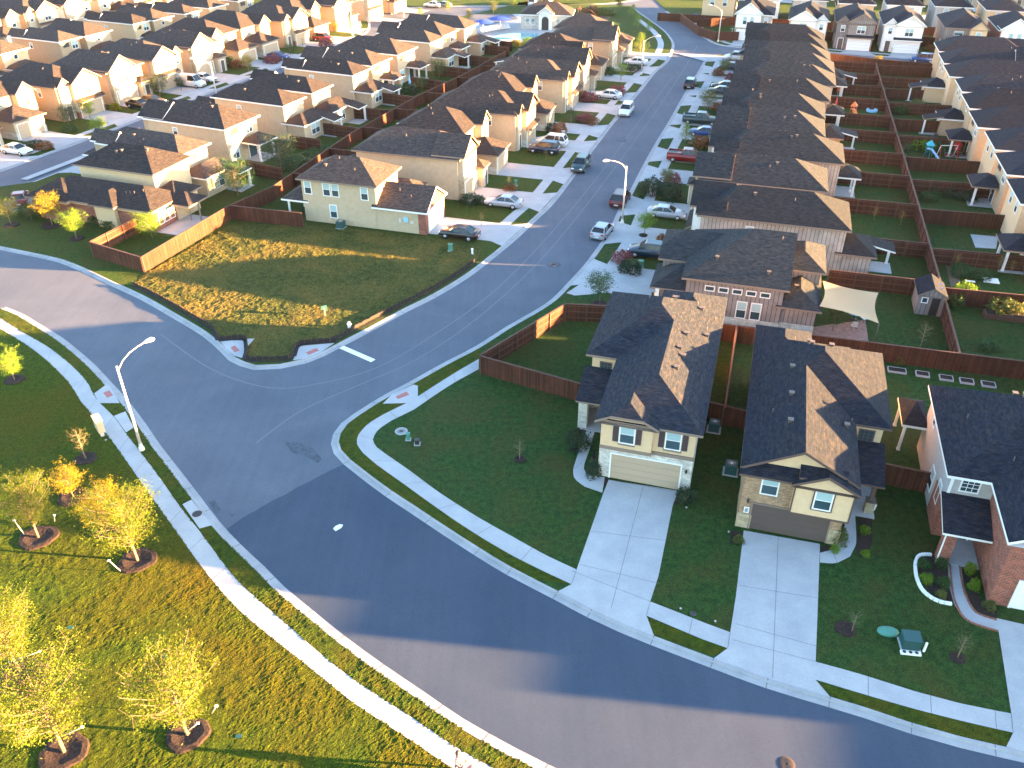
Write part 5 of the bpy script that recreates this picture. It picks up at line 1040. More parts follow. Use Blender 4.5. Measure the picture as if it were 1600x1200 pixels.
# ================================================================ CARS
def car_meshes(kind, paintmat):
    key = ('car', kind, paintmat.name)
    if key in _tc: return _tc[key]
    Ln, W, prof = dict(
        sedan=(4.7, .90, dict(nose=(.62, .74), hood=.92, cowl=.78, base=.98, roof=1.42, tail=1.02, r0=.25, r1=-1.0, c0=1.05, c1=-1.85)), suv=(4.7, .94, dict(hood=1.02, base=1.12, roof=1.72, tail=1.12, r0=.45, r1=-1.85, c0=1.15, c1=-2.2)),
        hatch=(4.2, .88, dict(hood=.92, base=1.0, roof=1.48, tail=1.05, r0=.35, r1=-1.35, c0=1.05, c1=-1.95)), pickup=(5.6, .98, dict(hood=1.15, base=1.22, roof=1.85, tail=1.18, r0=.75, r1=-.55, c0=1.3, c1=-.85)),
        van=(5.3, .98, dict(hood=1.15, base=1.25, roof=2.15, tail=1.25, r0=1.1, r1=-2.45, c0=1.75, c1=-2.55)))[kind]
    h = Ln / 2; zt = prof['tail']; zh = prof['hood']; zb = prof['base']; B = MB()
    xs = [(-h, .32, zt - .25, .80), (-h + .12, .26, zt - .04, .93), (-h + .5, .24, zt, .98), (prof['c1'] + .1, .24, zb - .02, 1.0), (0, .24, zb, 1.0), (prof['c0'], .24, zb - .03, 1.0), (h - .75, .24, zh - .04, .98), (h - .25, .26, zh - .16, .92), (h - .04, .32, zh - .34, .82), (h, .36, zh - .46, .74)]
    vs = []; fs = []; n = 10
    for x, z0, z1, k in xs:
        w = W * k; m = z0 + (z1 - z0) * .55
        vs += [(x, -w * .90, z0), (x, -w * .99, z0 + .14), (x, -w, m), (x, -w * .965, z1 - .10), (x, -w * .84, z1), (x, w * .84, z1), (x, w * .965, z1 - .10), (x, w, m), (x, w * .99, z0 + .14), (x, w * .90, z0)]
    for i in range(len(xs) - 1):
        for j in range(n): fs.append((i * n + j, (i + 1) * n + j, (i + 1) * n + (j + 1) % n, i * n + (j + 1) % n))
    fs.append(tuple(range(n))); fs.append(tuple((len(xs) - 1) * n + j for j in range(n - 1, -1, -1)))
    B.mesh(vs, fs, paintmat, True)
    c0, c1, r0, r1, zr = prof['c0'], prof['c1'], prof['r0'], prof['r1'], prof['roof']; wb, wr = W * .90, W * .72
    Gm = MB(); g = [(c0, -wb, zb - .04), (c0, wb, zb - .04), (c1, wb, zb - .04), (c1, -wb, zb - .04), (r0, -wr, zr - .05), (r0, wr, zr - .05), (r1, wr, zr - .05), (r1, -wr, zr - .05)]
    for f in ((0, 1, 5, 4), (1, 2, 6, 5), (2, 3, 7, 6), (3, 0, 4, 7)): Gm.face([g[i] for i in f], M['carglass'])
    # roof skin, pillars
    rf = [(r0 + .05, -wr, zr - .06), (r0 + .05, wr, zr - .06), (r1 - .05, wr, zr - .06), (r1 - .05, -wr, zr - .06)]; top = [(r0 - .1, -wr * .86, zr + .01), (r0 - .1, wr * .86, zr + .01), (r1 + .1, wr * .86, zr + .01), (r1 + .1, -wr * .86, zr + .01)]
    B.mesh(rf + top, [(4, 5, 6, 7), (0, 1, 5, 4), (1, 2, 6, 5), (2, 3, 7, 6), (3, 0, 4, 7), (3, 2, 1, 0)], paintmat, False)
    def pil(a, b, r=.035): B.tube([a, b], r, paintmat, 5)
    for s in (-1, 1):
        pil((c0, s * wb, zb - .04), (r0, s * wr, zr - .05)); pil((c1, s * wb, zb - .04), (r1, s * wr, zr - .05), .06)
        mx = (c0 + c1) / 2; pil((mx, s * wb, zb - .04), ((r0 + r1) / 2, s * wr, zr - .05), .04)
        if kind in ('suv', 'van', 'hatch'): pil((c1 + .9, s * wb, zb - .04), (r1 + .55, s * wr, zr - .05), .05)
        if kind == 'van': B.mesh([(0, s * (W + .002), zb), (-2.5, s * (W + .002), zb), (r1, s * (wr + .03), zr - .05), (0, s * (wr + .03), zr - .05)], [(0, 1, 2, 3), (3, 2, 1, 0)], paintmat)
    if kind == 'pickup':
        B.box(-h + .12, -1.0, -W * .72, W * .72, zt + .001, zt + .012, M['dark'])
        for s in (-1, 1): B.box(-h + .05, -.9, s * W * .95 - .06 * (s > 0) - .0, s * W * .95 + .06 * (s < 0), zt - .05, zt + .16, paintmat)
        B.box(-h + .02, -h + .12, -W * .9, W * .9, zt - .05, zt + .14, paintmat)
    B.box(-h - .02, -h + .01, -.26, .26, .48, .60, M['plate']); B.box(h - .02, h + .012, -.5, .5, .42, .56, M['dark'])
    wm = MB(); wm.tube([(0, -.11, 0), (0, .11, 0)], .325, M['tyre'], 18); rm = MB(); rm.tube([(0, -.125, 0), (0, .125, 0)], [.19, .19], M['rim'], 12)
    lh = MB(); lh.box(-.09, .06, -.17, .17, -.07, .07, M['lampwhite']); lt = MB(); lt.box(-.03, .05, -.16, .16, -.08, .08, M['lampred']); mi = MB(); mi.box(-.08, .08, -.09, .09, -.06, .06, paintmat)
    ax = h - .92
    _tc[key] = (B.data('body'), Gm.data('window'), wm.data('wheel'), rm.data('rim'), lh.data('headlight'), lt.data('taillight'), mi.data('mirror'), h, W, ax, zh, zt, c0, zb); return _tc[key]
PA = {k: paint('paint_' + k, c) for k, c in dict(black=(.008, .008, .010), silver=(.30, .31, .34), white=(.56, .56, .56), navy=(.006, .022, .05), teal=(.004, .030, .034), darkred=(.055, .006, .010), red=(.16, .006, .010), blue=(.012, .045, .16), grey=(.10, .11, .12), slate=(.010, .03, .055)).items()}
def car(kind, col, x, y, heading, label, group='parked cars', fine=True):
    b, g, wm, rm, lh, lt, mi, h, W, ax, zh, zt, c0, zb = car_meshes(kind, PA[col])
    rd = not group.endswith('drives'); p = P(x, y, -.12 if rd else .02); r = empty({'pickup': 'pickup_truck', 'van': 'van', 'suv': 'suv', 'hatch': 'hatchback', 'sedan': 'sedan'}[kind], p, R(heading), label, {'pickup': 'pickup truck', 'van': 'van'}.get(kind, 'car'), group)
    link('body', b, r); link('window', g, r)
    for sx in (ax, -ax):
        for sy in (-1, 1):
            w = link('wheel', wm, r, (sx, sy * (W - .09), .325)); link('rim', rm, w)
    for s in (-1, 1):
        link('headlight', lh, r, (h - .12, s * W * .60, zh - .30)); link('taillight', lt, r, (-h + .03, s * W * .68, zt - .22)); link('mirror', mi, r, (c0 - .35, s * (W + .06), zb + .04))
gd, gk = 'cars on the drives', 'cars parked along the kerb'
for a in [('sedan', 'black', 718, 371, 162, 'black sedan on the drive beside the brick gabled garage', gd), ('sedan', 'silver', 787, 322, 163, 'silver sedan on the drive two houses up from the empty lot', gd), ('suv', 'navy', 850, 238, 162, 'dark blue car on the left drive, in front of a white one', gd), ('suv', 'white', 862, 227, 162, 'white car half hidden behind the dark blue one', gd),
    ('suv', 'teal', 907, 264, 252, 'dark green car parked at the left kerb of the main street', gk), ('suv', 'white', 978, 178, 252, 'white car parked at the left kerb further up the main street', gk), ('sedan', 'white', 950, 153, 160, 'white sedan on a left drive beside the pink shrub', gd), ('sedan', 'white', 993, 101, 163, 'white sedan on the uppermost left drive', gd),
    ('suv', 'black', 1078, 136, 73, 'black car parked at the right kerb near the top', gk), ('hatch', 'silver', 941, 367, 66, 'silver hatchback parked at the right kerb by the lamp', gk), ('suv', 'darkred', 969, 317, 70, 'dark red car parked behind the lamp post', gk), ('sedan', 'silver', 1041, 339, -17, 'silver sedan on a right drive facing the garage', gd),
    ('suv', 'slate', 1014, 400, 163, 'dark blue hatch on the right drive beside the pink shrub', gd), ('pickup', 'red', 1073, 252, -17, 'red pickup with black bed on a right drive', gd), ('sedan', 'blue', 1099, 212, 163, 'dark blue sedan right below the dark pickup', gd), ('pickup', 'teal', 1094, 193, -17, 'dark teal pickup on a right drive', gd), ('sedan', 'navy', 1124, 147, 163, 'front one of two dark sedans side by side', gd), ('sedan', 'black', 1131, 139, 163, 'rear one of two dark sedans side by side', gd),
    ('sedan', 'navy', 1141, 109, 163, 'dark sedan on the drive below the white car', gd), ('suv', 'white', 1149, 94, 163, 'white car on the drive nearest the upper junction', gd), ('sedan', 'white', 28, 240, -20, 'white sedan with dark roof on the left street', gd), ('sedan', 'black', 219, 168, -22, 'black sedan, left one of a dark pair on the left street', gd), ('sedan', 'black', 240, 162, -22, 'black sedan, right one of a dark pair on the left street', gd), ('van', 'white', 300, 135, -20, 'white van on the left street', gd),
    ('sedan', 'white', 320, 127, -20, 'white car behind the white van', gd), ('sedan', 'blue', 436, 92, -20, 'blue car on the left street beside the pink shrub', gd), ('suv', 'red', 506, 64, -20, 'red car at the end of the left street', gd), ('sedan', 'red', 34, 316, 110, 'red car on the corner driveway at the left edge', gd), ('sedan', 'white', 676, 11, 160, 'white car across the top road', gd), ('sedan', 'grey', 692, 11, 160, 'dark grey car across the top road', gd), ('suv', 'blue', 1440, 97, 165, 'dark blue car parked on the cross street below the white houses', gk),
    ('van', 'white', 834, 8, 75, 'left white vehicle by the top road', gd), ('van', 'white', 856, 7, 75, 'right white vehicle by the top road', gd)]: car(*a[:6], a[6])
# ================================================================ THINGS ON THE LAWNS AND STREETS
def tg(mb, name, p, label, cat, group=None, rz=0): return tag(mb.build(name, loc=p, rz=rz), label, cat, group)
# mailbox cluster on its slab
a = P(163, 683); slab('mailbox_slab', px((138, 640), (145, 646), (175, 684), (162, 690), (152, 668)), .014, 'conc')
r = empty('mailbox_unit', P(160, 680), R(-52), 'tan cluster mailbox unit on a slab beside the park pavement', 'mailbox'); MB().box(-.55, .55, -.24, .24, .55, 1.6, M['cream']).box(-.6, .6, -.28, .28, 1.601, 1.68, M['cream']).build('cabinet', r); MB().box(-.2, .2, -.12, .12, 0, .549, M['pole']).build('pedestal', r)
mb = MB()
for i in range(4):
    for j in range(3): mb.box(-.5 + .26 * i, -.28 + .26 * i, -.255, -.241, .62 + .32 * j, .9 + .32 * j, M['beige'])
mb.build('mailbox_door', r)
def manhole(p, rad, label, mat='rust', z=None, ring=True):
    z = p.z if z is None else z; mb = MB(); mb.lathe([(rad, 0), (rad, .012), (rad * .97, .016)], M[mat], 24)
    if ring:
        for k in range(12): mb.box(-rad * .8, rad * .8, -.012, .012, .0165, .02, M['dark'], math.pi * k / 12)
    return tg(mb, 'manhole_cover', Vector((p.x, p.y, z)), label, 'manhole', 'iron covers')
manhole(P(308, 803), .33, 'rusty round cover on the concrete pad by the park pavement', z=.018); manhole(P(1229, 1194, -.12), .42, 'dark round cover in the sunlit road at the bottom', z=RZ + .006); manhole(P(627, 674), .5, 'pale round grated cover on the corner lawn', 'conc', .01)
mb = MB(); mb.lathe([(.75, 0), (.75, .006)], M['stain'], 32); mb.lathe([(.66, .0065), (.66, .008)], M['road'], 32); mb.lathe([(.30, .0085), (.30, .014)], M['rust'], 24); tg(mb, 'manhole_cover', P(865, 413, RZ + .006), 'rusty cover inside a dark ring in the main street', 'manhole', 'iron covers')
mb = MB(); mb.lathe([(.7, 0), (.7, .006)], M['stain'], 28); mb.lathe([(.6, .0065), (.6, .008)], M['road'], 28); tg(mb, 'manhole_cover', P(971, 219, RZ + .006), 'dark ring shaped cover far up the main street', 'manhole', 'iron covers')
mb = MB(); mb.lathe([(.45, -.02), (.45, .02), (.36, .03)], M['mulch'], 20); tg(mb, 'planting_hole', P(1496, 1028, .0), 'dark round hole in the lawn by the leaning sapling', 'planting hole')
def pedestal(p, w, d, h, mat, label, rz=0, base='green', cat='utility box', grp='green utility boxes'):
    r = empty('utility_box', p, rz, label, cat, grp); mb = MB(); mb.box(-w / 2, w / 2, -d / 2, d / 2, .06, h, M[mat]); mb.box(-w / 2 - .03, w / 2 + .03, -d / 2 - .03, d / 2 + .03, h + .001, h + .05, M[mat]); mb.build('cabinet', r)
    MB().box(-w / 2 - .08, w / 2 + .08, -d / 2 - .08, d / 2 + .08, -.02, .059, M['conc']).build('base', r); return r
pedestal(P(638, 687), .28, .22, .6, 'green', 'small pale green pedestal on the corner lawn'); pedestal(P(652, 694), .32, .32, .42, 'dark', 'short dark capped pedestal on the corner lawn')
mb = MB(); mb.lathe([(.0, 0), (.62, 0), (.62, .12), (.5, .2), (.1, .22)], M['green'], 24, sx=1.0, sy=.62); tg(mb, 'utility_box', P(1387, 988), 'pale green rounded utility lid on the lawn', 'utility box', 'green utility boxes', R(-6))
r = pedestal(P(1420, 1008), .95, .8, .75, 'greendark', 'dark green transformer box with a pale grid base', R(-8)); mb = MB(); mb.box(-.62, .5, -.75, -.5, 0, .12, M['trim'])
for i in range(3): mb.lathe([(.1, .125), (.1, .14)], M['dark'], 12, (-.42 + .34 * i, -.62, 0))
mb.build('grid_base', r)
mb = MB(); mb.box(-.06, .06, -.04, .04, 0, .75, M['trim']); tg(mb, 'marker_post', P(1443, 1018), 'thin white marker post beside the transformer box', 'marker post', 'utility markers')
pedestal(P(1001, 418), .5, .4, .8, 'green', 'green box beside the pink shrub'); pedestal(P(704, 392), .45, .35, .8, 'green', 'green pedestal on the edge of the empty lot'); pedestal(P(806, 290), .35, .35, .7, 'green', 'green pedestal near the narrow conifer'); pedestal(P(738, 397), .2, .2, .6, 'trim', 'short white marker near the silt fence end', cat='marker post')
pedestal(P(1083, 224), .6, .5, .9, 'green', 'green box above the red pickup'); pedestal(P(880, 213), .5, .4, .8, 'grey', 'grey box near the navy car')
mb = MB(); mb.tube([(0, 0, 0), (0, 0, .9)], .03, M['pole'], 6); mb.box(-.3, .3, -.02, .02, .75, 1.15, M['greendark'], R(30)); mb.box(-.03, .3, -.02, .02, .55, .74, M['greendark'], R(30)); tg(mb, 'lot_sign', P(508, 494), 'small green sign on a stake in the empty lot', 'sign')
mb = MB(); mb.lathe([(.16, 0), (.16, .45), (.1, .62), (.03, .66)], M['trim'], 12); mb.tube([(-.22, 0, .38), (.22, 0, .38)], .05, M['trim'], 8); tg(mb, 'standpipe', P(546, 512), 'white standpipe at the kerb of the empty lot', 'standpipe')
for i, (x, y, lb) in enumerate([(1063, 954, 'left white garden light by the short pavement'), (1117, 974, 'right white garden light by the short pavement'), (1072, 796, 'white garden light under the grey green shrub'), (1138, 834, 'white garden light left of the brown garage')]):
    mb = MB(); mb.tube([(0, 0, 0), (0, 0, .14)], .02, M['dark'], 6); mb.lathe([(.04, .14), (.07, .18), (.07, .22), (.03, .25)], M['conc'], 10); tg(mb, 'garden_light', P(x, y), lb, 'garden light', 'white garden lights')
mb = MB(); mb.lathe([(.2, 0), (.2, .05), (.12, .07)], M['dark'], 14); tg(mb, 'valve_lid', P(1083, 959), 'dark round valve lid beside the short pavement', 'valve lid')
for x, y, lb in ((110, 981, 'small teal valve lid in the park grass'), (373, 1151, 'teal valve lid right of the lone bottom tree'), (257, 1026, 'dark valve lid beside the crown of the lone bottom tree')):
    tg(MB().box(-.16, .16, -.11, .11, 0, .05, M['greendark']), 'valve_lid', P(x, y), lb, 'valve lid', 'valve lids in the park')
def ac(p, label, rz=TH, g='air conditioners between the houses'):
    r = empty('air_conditioner', p, rz, label, 'air conditioner', g); mb = MB(); mb.box(-.42, .42, -.42, .42, .08, .85, M['greendark']); mb.build('casing', r); f = MB(); f.lathe([(.34, .851), (.34, .87)], M['dark'], 20); f.lathe([(.12, .871), (.1, .9)], M['pole'], 12)
    for k in range(6): f.box(-.33, .33, -.008, .008, .872, .88, M['pole'], math.pi * k / 6)
    f.build('fan_grille', r); MB().box(-.55, .55, -.5, .5, -.02, .079, M['conc']).build('pad', r)
ac(P(1115, 672), 'air conditioner by the fence right of the corner house'); ac(P(1141, 738), 'air conditioner on a pale pad left of the tan brick house'); ac(P(533, 356), 'dark air conditioner against the beige lot house', R(73.6))
mb = MB(); mb.lathe([(.2, 0), (.25, .1), (.28, .5), (.22, .55)], M['trim'], 14); tg(mb, 'planter', P(1361, 796), 'small white planter at the stone post', 'planter')
# white block edging of the round bed
bl = smooth_line([P(1455, 868), P(1438, 868), P(1430, 878), P(1431, 900), P(1440, 922), P(1458, 937), P(1475, 943), P(1487, 945)], .28); mb = MB(); base = bl[0].copy()
for a, b in zip(bl[:-1], bl[1:]):
    L = (b - a).length
    if L > .05: mb.box(.01, L - .02, -.09, .09, 0, .16, M['trim'], math.atan2(b.y - a.y, b.x - a.x), tuple(a - base))
tg(mb, 'garden_edging', base, 'white block edging curving round the planted bed', 'garden edging')
for pts, lb in ((((1484, 880), (1487, 915), (1494, 945), (1512, 970), (1560, 987)), 'red brick edging on the lawn side of the walk'), (((1498, 878), (1504, 915), (1512, 938), (1526, 958), (1557, 969)), 'red brick edging on the wall side of the walk')):
    bl = smooth_line(px(*pts), .22); mb = MB(); base = bl[0].copy()
    for a, b in zip(bl[:-1], bl[1:]): mb.box(.005, (b - a).length - .01, -.05, .05, 0, .07, M['brick'], math.atan2(b.y - a.y, b.x - a.x), tuple(a - base))
    tg(mb, 'garden_edging', base, lb, 'garden edging')
# white framed raised beds along the long fence
for i, (x, y) in enumerate(((1401, 580), (1441, 586), (1478, 592), (1510, 597), (1544, 602))):
    r = empty('raised_bed', P(x, y), TH, f'white framed raised bed, {ORD[i]} of five along the long fence', 'raised bed', 'white framed beds'); mb = MB(); w = .55 if i else .75
    for q in ((-w, w, -.4, -.34), (-w, w, .34, .4), (-w, -w + .06, -.34, .34), (w - .06, w, -.34, .34)): mb.box(*q, 0, .18, M['conc'])
    mb.build('frame', r); MB().box(-w + .08, w - .08, -.32, .32, 0, .165, M['mulch']).build('soil', r)
for i, (x, y) in enumerate(((1547, 478), (1590, 500), (1575, 470))):
    r = empty('raised_bed', P(x, y), TH, f'dark wooden raised bed, {ORD[i]} in the vegetable yard', 'raised bed', 'dark wooden beds'); MB().box(-3, 3, -.6, .6, 0, .5, M['post']).build('frame', r); MB().box(-2.9, 2.9, -.5, .5, .501, .55, M['mulch']).build('soil', r)
tg(MB().box(-.75, .75, -.6, .6, .02, .09, M['white']), 'white_board', P(1548, 439), 'white square board lying in the vegetable yard', 'board', None, TH); tg(MB().box(-.45, .45, -.16, .16, .02, .07, M['white']), 'white_board', P(1516, 440), 'narrow white board lying left of the square one', 'board', None, TH)
sheet('patio_slab', px((1516, 366), (1560, 370), (1556, 389), (1524, 387)), .02, M['conc']); sheet('patio_slab', px((1316, 404), (1345, 402), (1350, 432), (1310, 432)), .02, M['conc'])
sheet('paver_patio', px((1262, 512), (1352, 500), (1357, 533), (1285, 527), (1262, 522)), .02, M['paver']); sheet('bare_soil', px((1475, 405), (1500, 420), (1500, 440), (1486, 450), (1480, 425)), .02, M['soil'])
# ---- garden shed
r = empty('garden_shed', GW(17.1, 80.0), TH, 'grey garden shed with window and dark door against the spine fence', 'shed'); w = MB(); rr = MB(); t = MB()
w.box(0, 2.3, 0, 3.1, 0, 2.1, M['taupe']); roof(rr, t, 0, 2.3, 0, 3.1, 2.1, M['sh_c'], .62, 'y', 0, 0, .22, 'tantrim', .1, M['taupe'], w); w.build('wall', r); rr.build('roof', r); t.build('fascia', r)
f, p = win_mesh(.42, .45, 'trim', 'small'); o = link('window', f, r, (.55, 0, 1.35)); link('pane', p, o); d, fr = door_mesh(.75, 1.85, 'dark', 'tantrim', 'entry'); o = link('door', d, r, (1.55, -.01, .05)); link('door_frame', fr, o)
sm = MB(); sm.box(1.75, 2.05, .9, 1.3, 2.5, 2.53, M['solar']); sm.box(1.75, 2.05, 1.8, 2.2, 2.5, 2.53, M['solar']); sm.build('skylight', r)
# ---- shade sail
sa = [P(1285, 440, 3.2), P(1372, 459, 3.0), P(1373, 507, 3.0), P(1280, 480, 3.0)]; n = 14; vs = []; fs = []
for i in range(n + 1):
    for j in range(n + 1):
        u, v = i / n, j / n; c = lambda t: 4 * t * (1 - t)
        p = sa[0].lerp(sa[1], u).lerp(sa[3].lerp(sa[2], u), v); ctr = (sa[0] + sa[1] + sa[2] + sa[3]) / 4
        k = .13 * (c(u) * (1 - c(v)) + c(v) * (1 - c(u))); p = p.lerp(ctr, k); p.z = p.z - .35 * c(u) * c(v) + .1; vs.append(p - sa[0])
for i in range(n):
    for j in range(n): fs.append((i * (n + 1) + j, i * (n + 1) + j + 1, (i + 1) * (n + 1) + j + 1, (i + 1) * (n + 1) + j))
r = empty('shade_sail', sa[0], 0, 'cream shade sail stretched over the paver patio', 'shade sail'); MB().mesh(vs, fs, M['sail'], True).build('sail', r)
for q in (sa[1], sa[2]):
    g = q - sa[0]; MB().tube([(g.x * 1.01, g.y * 1.01, -sa[0].z), (g.x, g.y, g.z + .15)], .05, M['dark'], 8).build('sail_post', r)
# ---- patio furniture
def table(p, rad, label, mat='paleb'):
    r = empty('patio_table', p, 0, label, 'table', 'patio furniture'); MB().lathe([(rad, .70), (rad, .74)], M[mat], 24).build('table_top', r); MB().tube([(0, 0, 0), (0, 0, .7)], .05, M['dark'], 8).lathe([(.3, 0), (.3, .04)], M['dark'], 12).build('pedestal', r)
def chair(p, rz, label, mat='pole'):
    r = empty('patio_chair', p, rz, label, 'chair', 'patio furniture'); MB().box(-.25, .25, -.25, .25, .40, .45, M[mat]).build('seat', r); MB().box(-.25, .25, .22, .27, .45, .95, M[mat]).build('backrest', r)
    for x in (-.22, .22):
        for y in (-.22, .22): MB().tube([(x, y, 0), (x, y, .4)], .02, M['dark'], 5).build('leg', r)
table(P(1334, 499), .62, 'round pale blue patio table under the sail'); chair(P(1349, 503), R(-70), 'patio chair right of the pale table', 'trim'); chair(P(1333, 515), R(170), 'patio chair in front of the pale table'); chair(P(1322, 493), R(60), 'patio chair left of the pale table')
def umbrella(p, rad, h, mat, label, closed=False):
    r = empty('umbrella', p, 0, label, 'umbrella', 'garden umbrellas'); MB().tube([(0, 0, 0), (0, 0, h)], .035, M['pole'], 6).build('pole', r)
    c = MB()
    if closed: c.lathe([(.28, h * .35), (.2, h * .6), (.06, h)], M[mat], 10)
    else: c.lathe([(rad, h - .65), (rad * .6, h - .3), (.05, h)], M[mat], 8)
    c.build('canopy', r)
umbrella(P(755, 52), 2.6, 3.0, 'blue', 'left blue umbrella by the pool'); umbrella(P(782, 46), 3.0, 3.0, 'blue', 'right blue umbrella by the pool'); umbrella(P(1308, 150), .5, 2.6, 'orange', 'closed orange umbrella behind the roofs', True); umbrella(P(1303, 178), .5, 2.6, 'redp', 'closed red umbrella behind the roofs', True); umbrella(P(641, 142), .5, 2.6, 'paleb', 'closed pale blue umbrella behind the sunlit backs', True)
# white garden things in the yards
for (x, y, w, d, h, m, nm, lb, ct) in [(1338, 400, .6, .5, .9, 'cloth1', 'covered_grill', 'pale covered grill on the concrete patio', 'grill'), (1327, 301, .3, .3, .5, 'white', 'plant_pot', 'pair of white pots in the yard', 'plant pot'), (1306, 182, 1.0, .8, .5, 'white', 'garden_bench', 'white bench under the red umbrella', 'bench'), (1306, 156, 1.2, .8, .45, 'white', 'garden_bench', 'white bench under the orange umbrella', 'bench'), (209, 356, .8, .5, .7, 'white', 'garden_box', 'white box in the orange fenced yard', 'box'), (699, 118, 2.2, .2, 1.1, 'cloth1', 'hung_cloth', 'pale cloth hung on the middle fence', 'cloth'), (620, 140, 1.6, 1.4, .6, 'teal', 'kiddie_pool', 'teal play tub behind the sunlit backs', 'play tub'), (572, 180, .8, .8, 1.1, 'green', 'compost_bin', 'green bin in a yard by the middle fence', 'bin'), (1086, 30, 1.2, 1.2, 1.2, 'blue', 'rain_barrel', 'blue barrel in the upper corner yard', 'barrel'), (1460, 218, .6, .6, .9, 'dark', 'fire_pit', 'dark barrel in the right hand yard', 'barrel')]:
    mb = MB(); mb.lathe([(.5, 0), (.5, h * .8), (.42, h)], M[m], 14, sx=w, sy=d); tg(mb, nm, P(x, y), lb, ct, 'small things in the yards')
mb = MB(); mb.lathe([(.9, 0), (.9, .35), (.8, .36), (.78, .12)], M['paleb'], 24); tg(mb, 'paddling_pool', P(1362, 174), 'blue paddling pool in the yard left of the spine fence', 'paddling pool'); mb = MB(); mb.lathe([(1.3, 0), (1.3, .5), (1.15, .52), (1.1, .2)], M['trim'], 24); mb.lathe([(1.1, .3), (1.1, .31)], M['blue'], 24); tg(mb, 'paddling_pool', P(1457, 172), 'round blue and white pool right of the spine fence', 'paddling pool')
def slide(p, m1, m2, label, rz):
    r = empty('play_slide', p, rz, label, 'play slide', 'toys in the yards'); b = MB()
    for x in (-.4, .4):
        for y in (-.4, .4): b.tube([(x, y, 0), (x * .6, y * .6, 1.9)], .05, M[m1], 6)
    b.build('frame', r); MB().face([(-.3, -.3, 1.2), (.3, -.3, 1.2), (.3, -1.7, .1), (-.3, -1.7, .1)], M[m2]).box(-.34, .34, -.34, .34, 1.15, 1.2, M[m2]).build('slide', r); t = MB(); t.lathe([(.7, 1.7), (.05, 2.4)], M[m1], 4); t.build('canopy', r)
slide(P(1449, 245), 'teal', 'paleb', 'blue play tower in the right hand yard', R(40)); slide(P(1331, 182), 'orange', 'yellowp' if 'yellowp' in M else 'orange', 'small orange slide near the red umbrella', R(10)); slide(P(1492, 245), 'redp', 'redp', 'red slide beside the swing', R(80)); slide(P(905, 26), 'orange', 'post', 'wooden climbing frame in the playground', R(0)); slide(P(922, 24), 'post', 'orange', 'second wooden climbing frame in the playground', R(60))
mb = MB()
for x in (-1.2, 1.2):
    for s in (-.7, .7): mb.tube([(x, s, 0), (x, 0, 1.9)], .04, M['redp'] if s < 0 else M['trim'], 6)
mb.tube([(-1.2, 0, 1.9), (1.2, 0, 1.9)], .04, M['trim'], 6); mb.box(-.3, .3, -.12, .12, .5, .54, M['redp']); tg(mb, 'swing_frame', P(1478, 248), 'red and white swing frame in the right hand yard', 'swing', 'toys in the yards')
# basketball hoops / trampolines absent; satellite street sign at the upper corner
mb = MB(); mb.tube([(0, 0, 0), (0, 0, 2.4)], .04, M['pole'], 6); mb.box(-.5, .5, -.02, .02, 2.2, 2.42, M['green']); tg(mb, 'street_sign', P(1142, 62), 'green street name plate on a pole at the upper corner', 'street sign')
# ---- pool and deck
sheet('pool_deck', [P(715, 62), P(735, 24), P(810, 22), P(900, 38), P(880, 58), P(845, 66), P(790, 66)], .012, M['conc']); sheet('swimming_pool', [P(767, 58), P(778, 55), P(800, 52), P(842, 52), P(838, 59), P(822, 62), P(800, 61), P(780, 62)], .02, M['water'])
for i in range(9):
    r = empty('sun_lounger', P(754 + 5.0 * i, 51.5 - .85 * i), R(100), f'white sun lounger by the pool, {ORD[i]} from the left', 'sun lounger', 'sun loungers by the pool'); MB().box(-1.0, .5, -.35, .35, .3, .38, M['trim']).build('seat', r); MB().face([(.5, -.35, .34), (.5, .35, .34), (1.1, .35, .95), (1.1, -.35, .95)], M['trim']).build('backrest', r)
sheet('playground_soil', [P(890, 34), P(900, 22), P(930, 20), P(955, 26), P(945, 36)], .012, M['soil'])
sheet('car_park', [P(720, 33), P(742, 22), P(800, 22), P(812, 30), P(760, 40)], .014, M['road'])
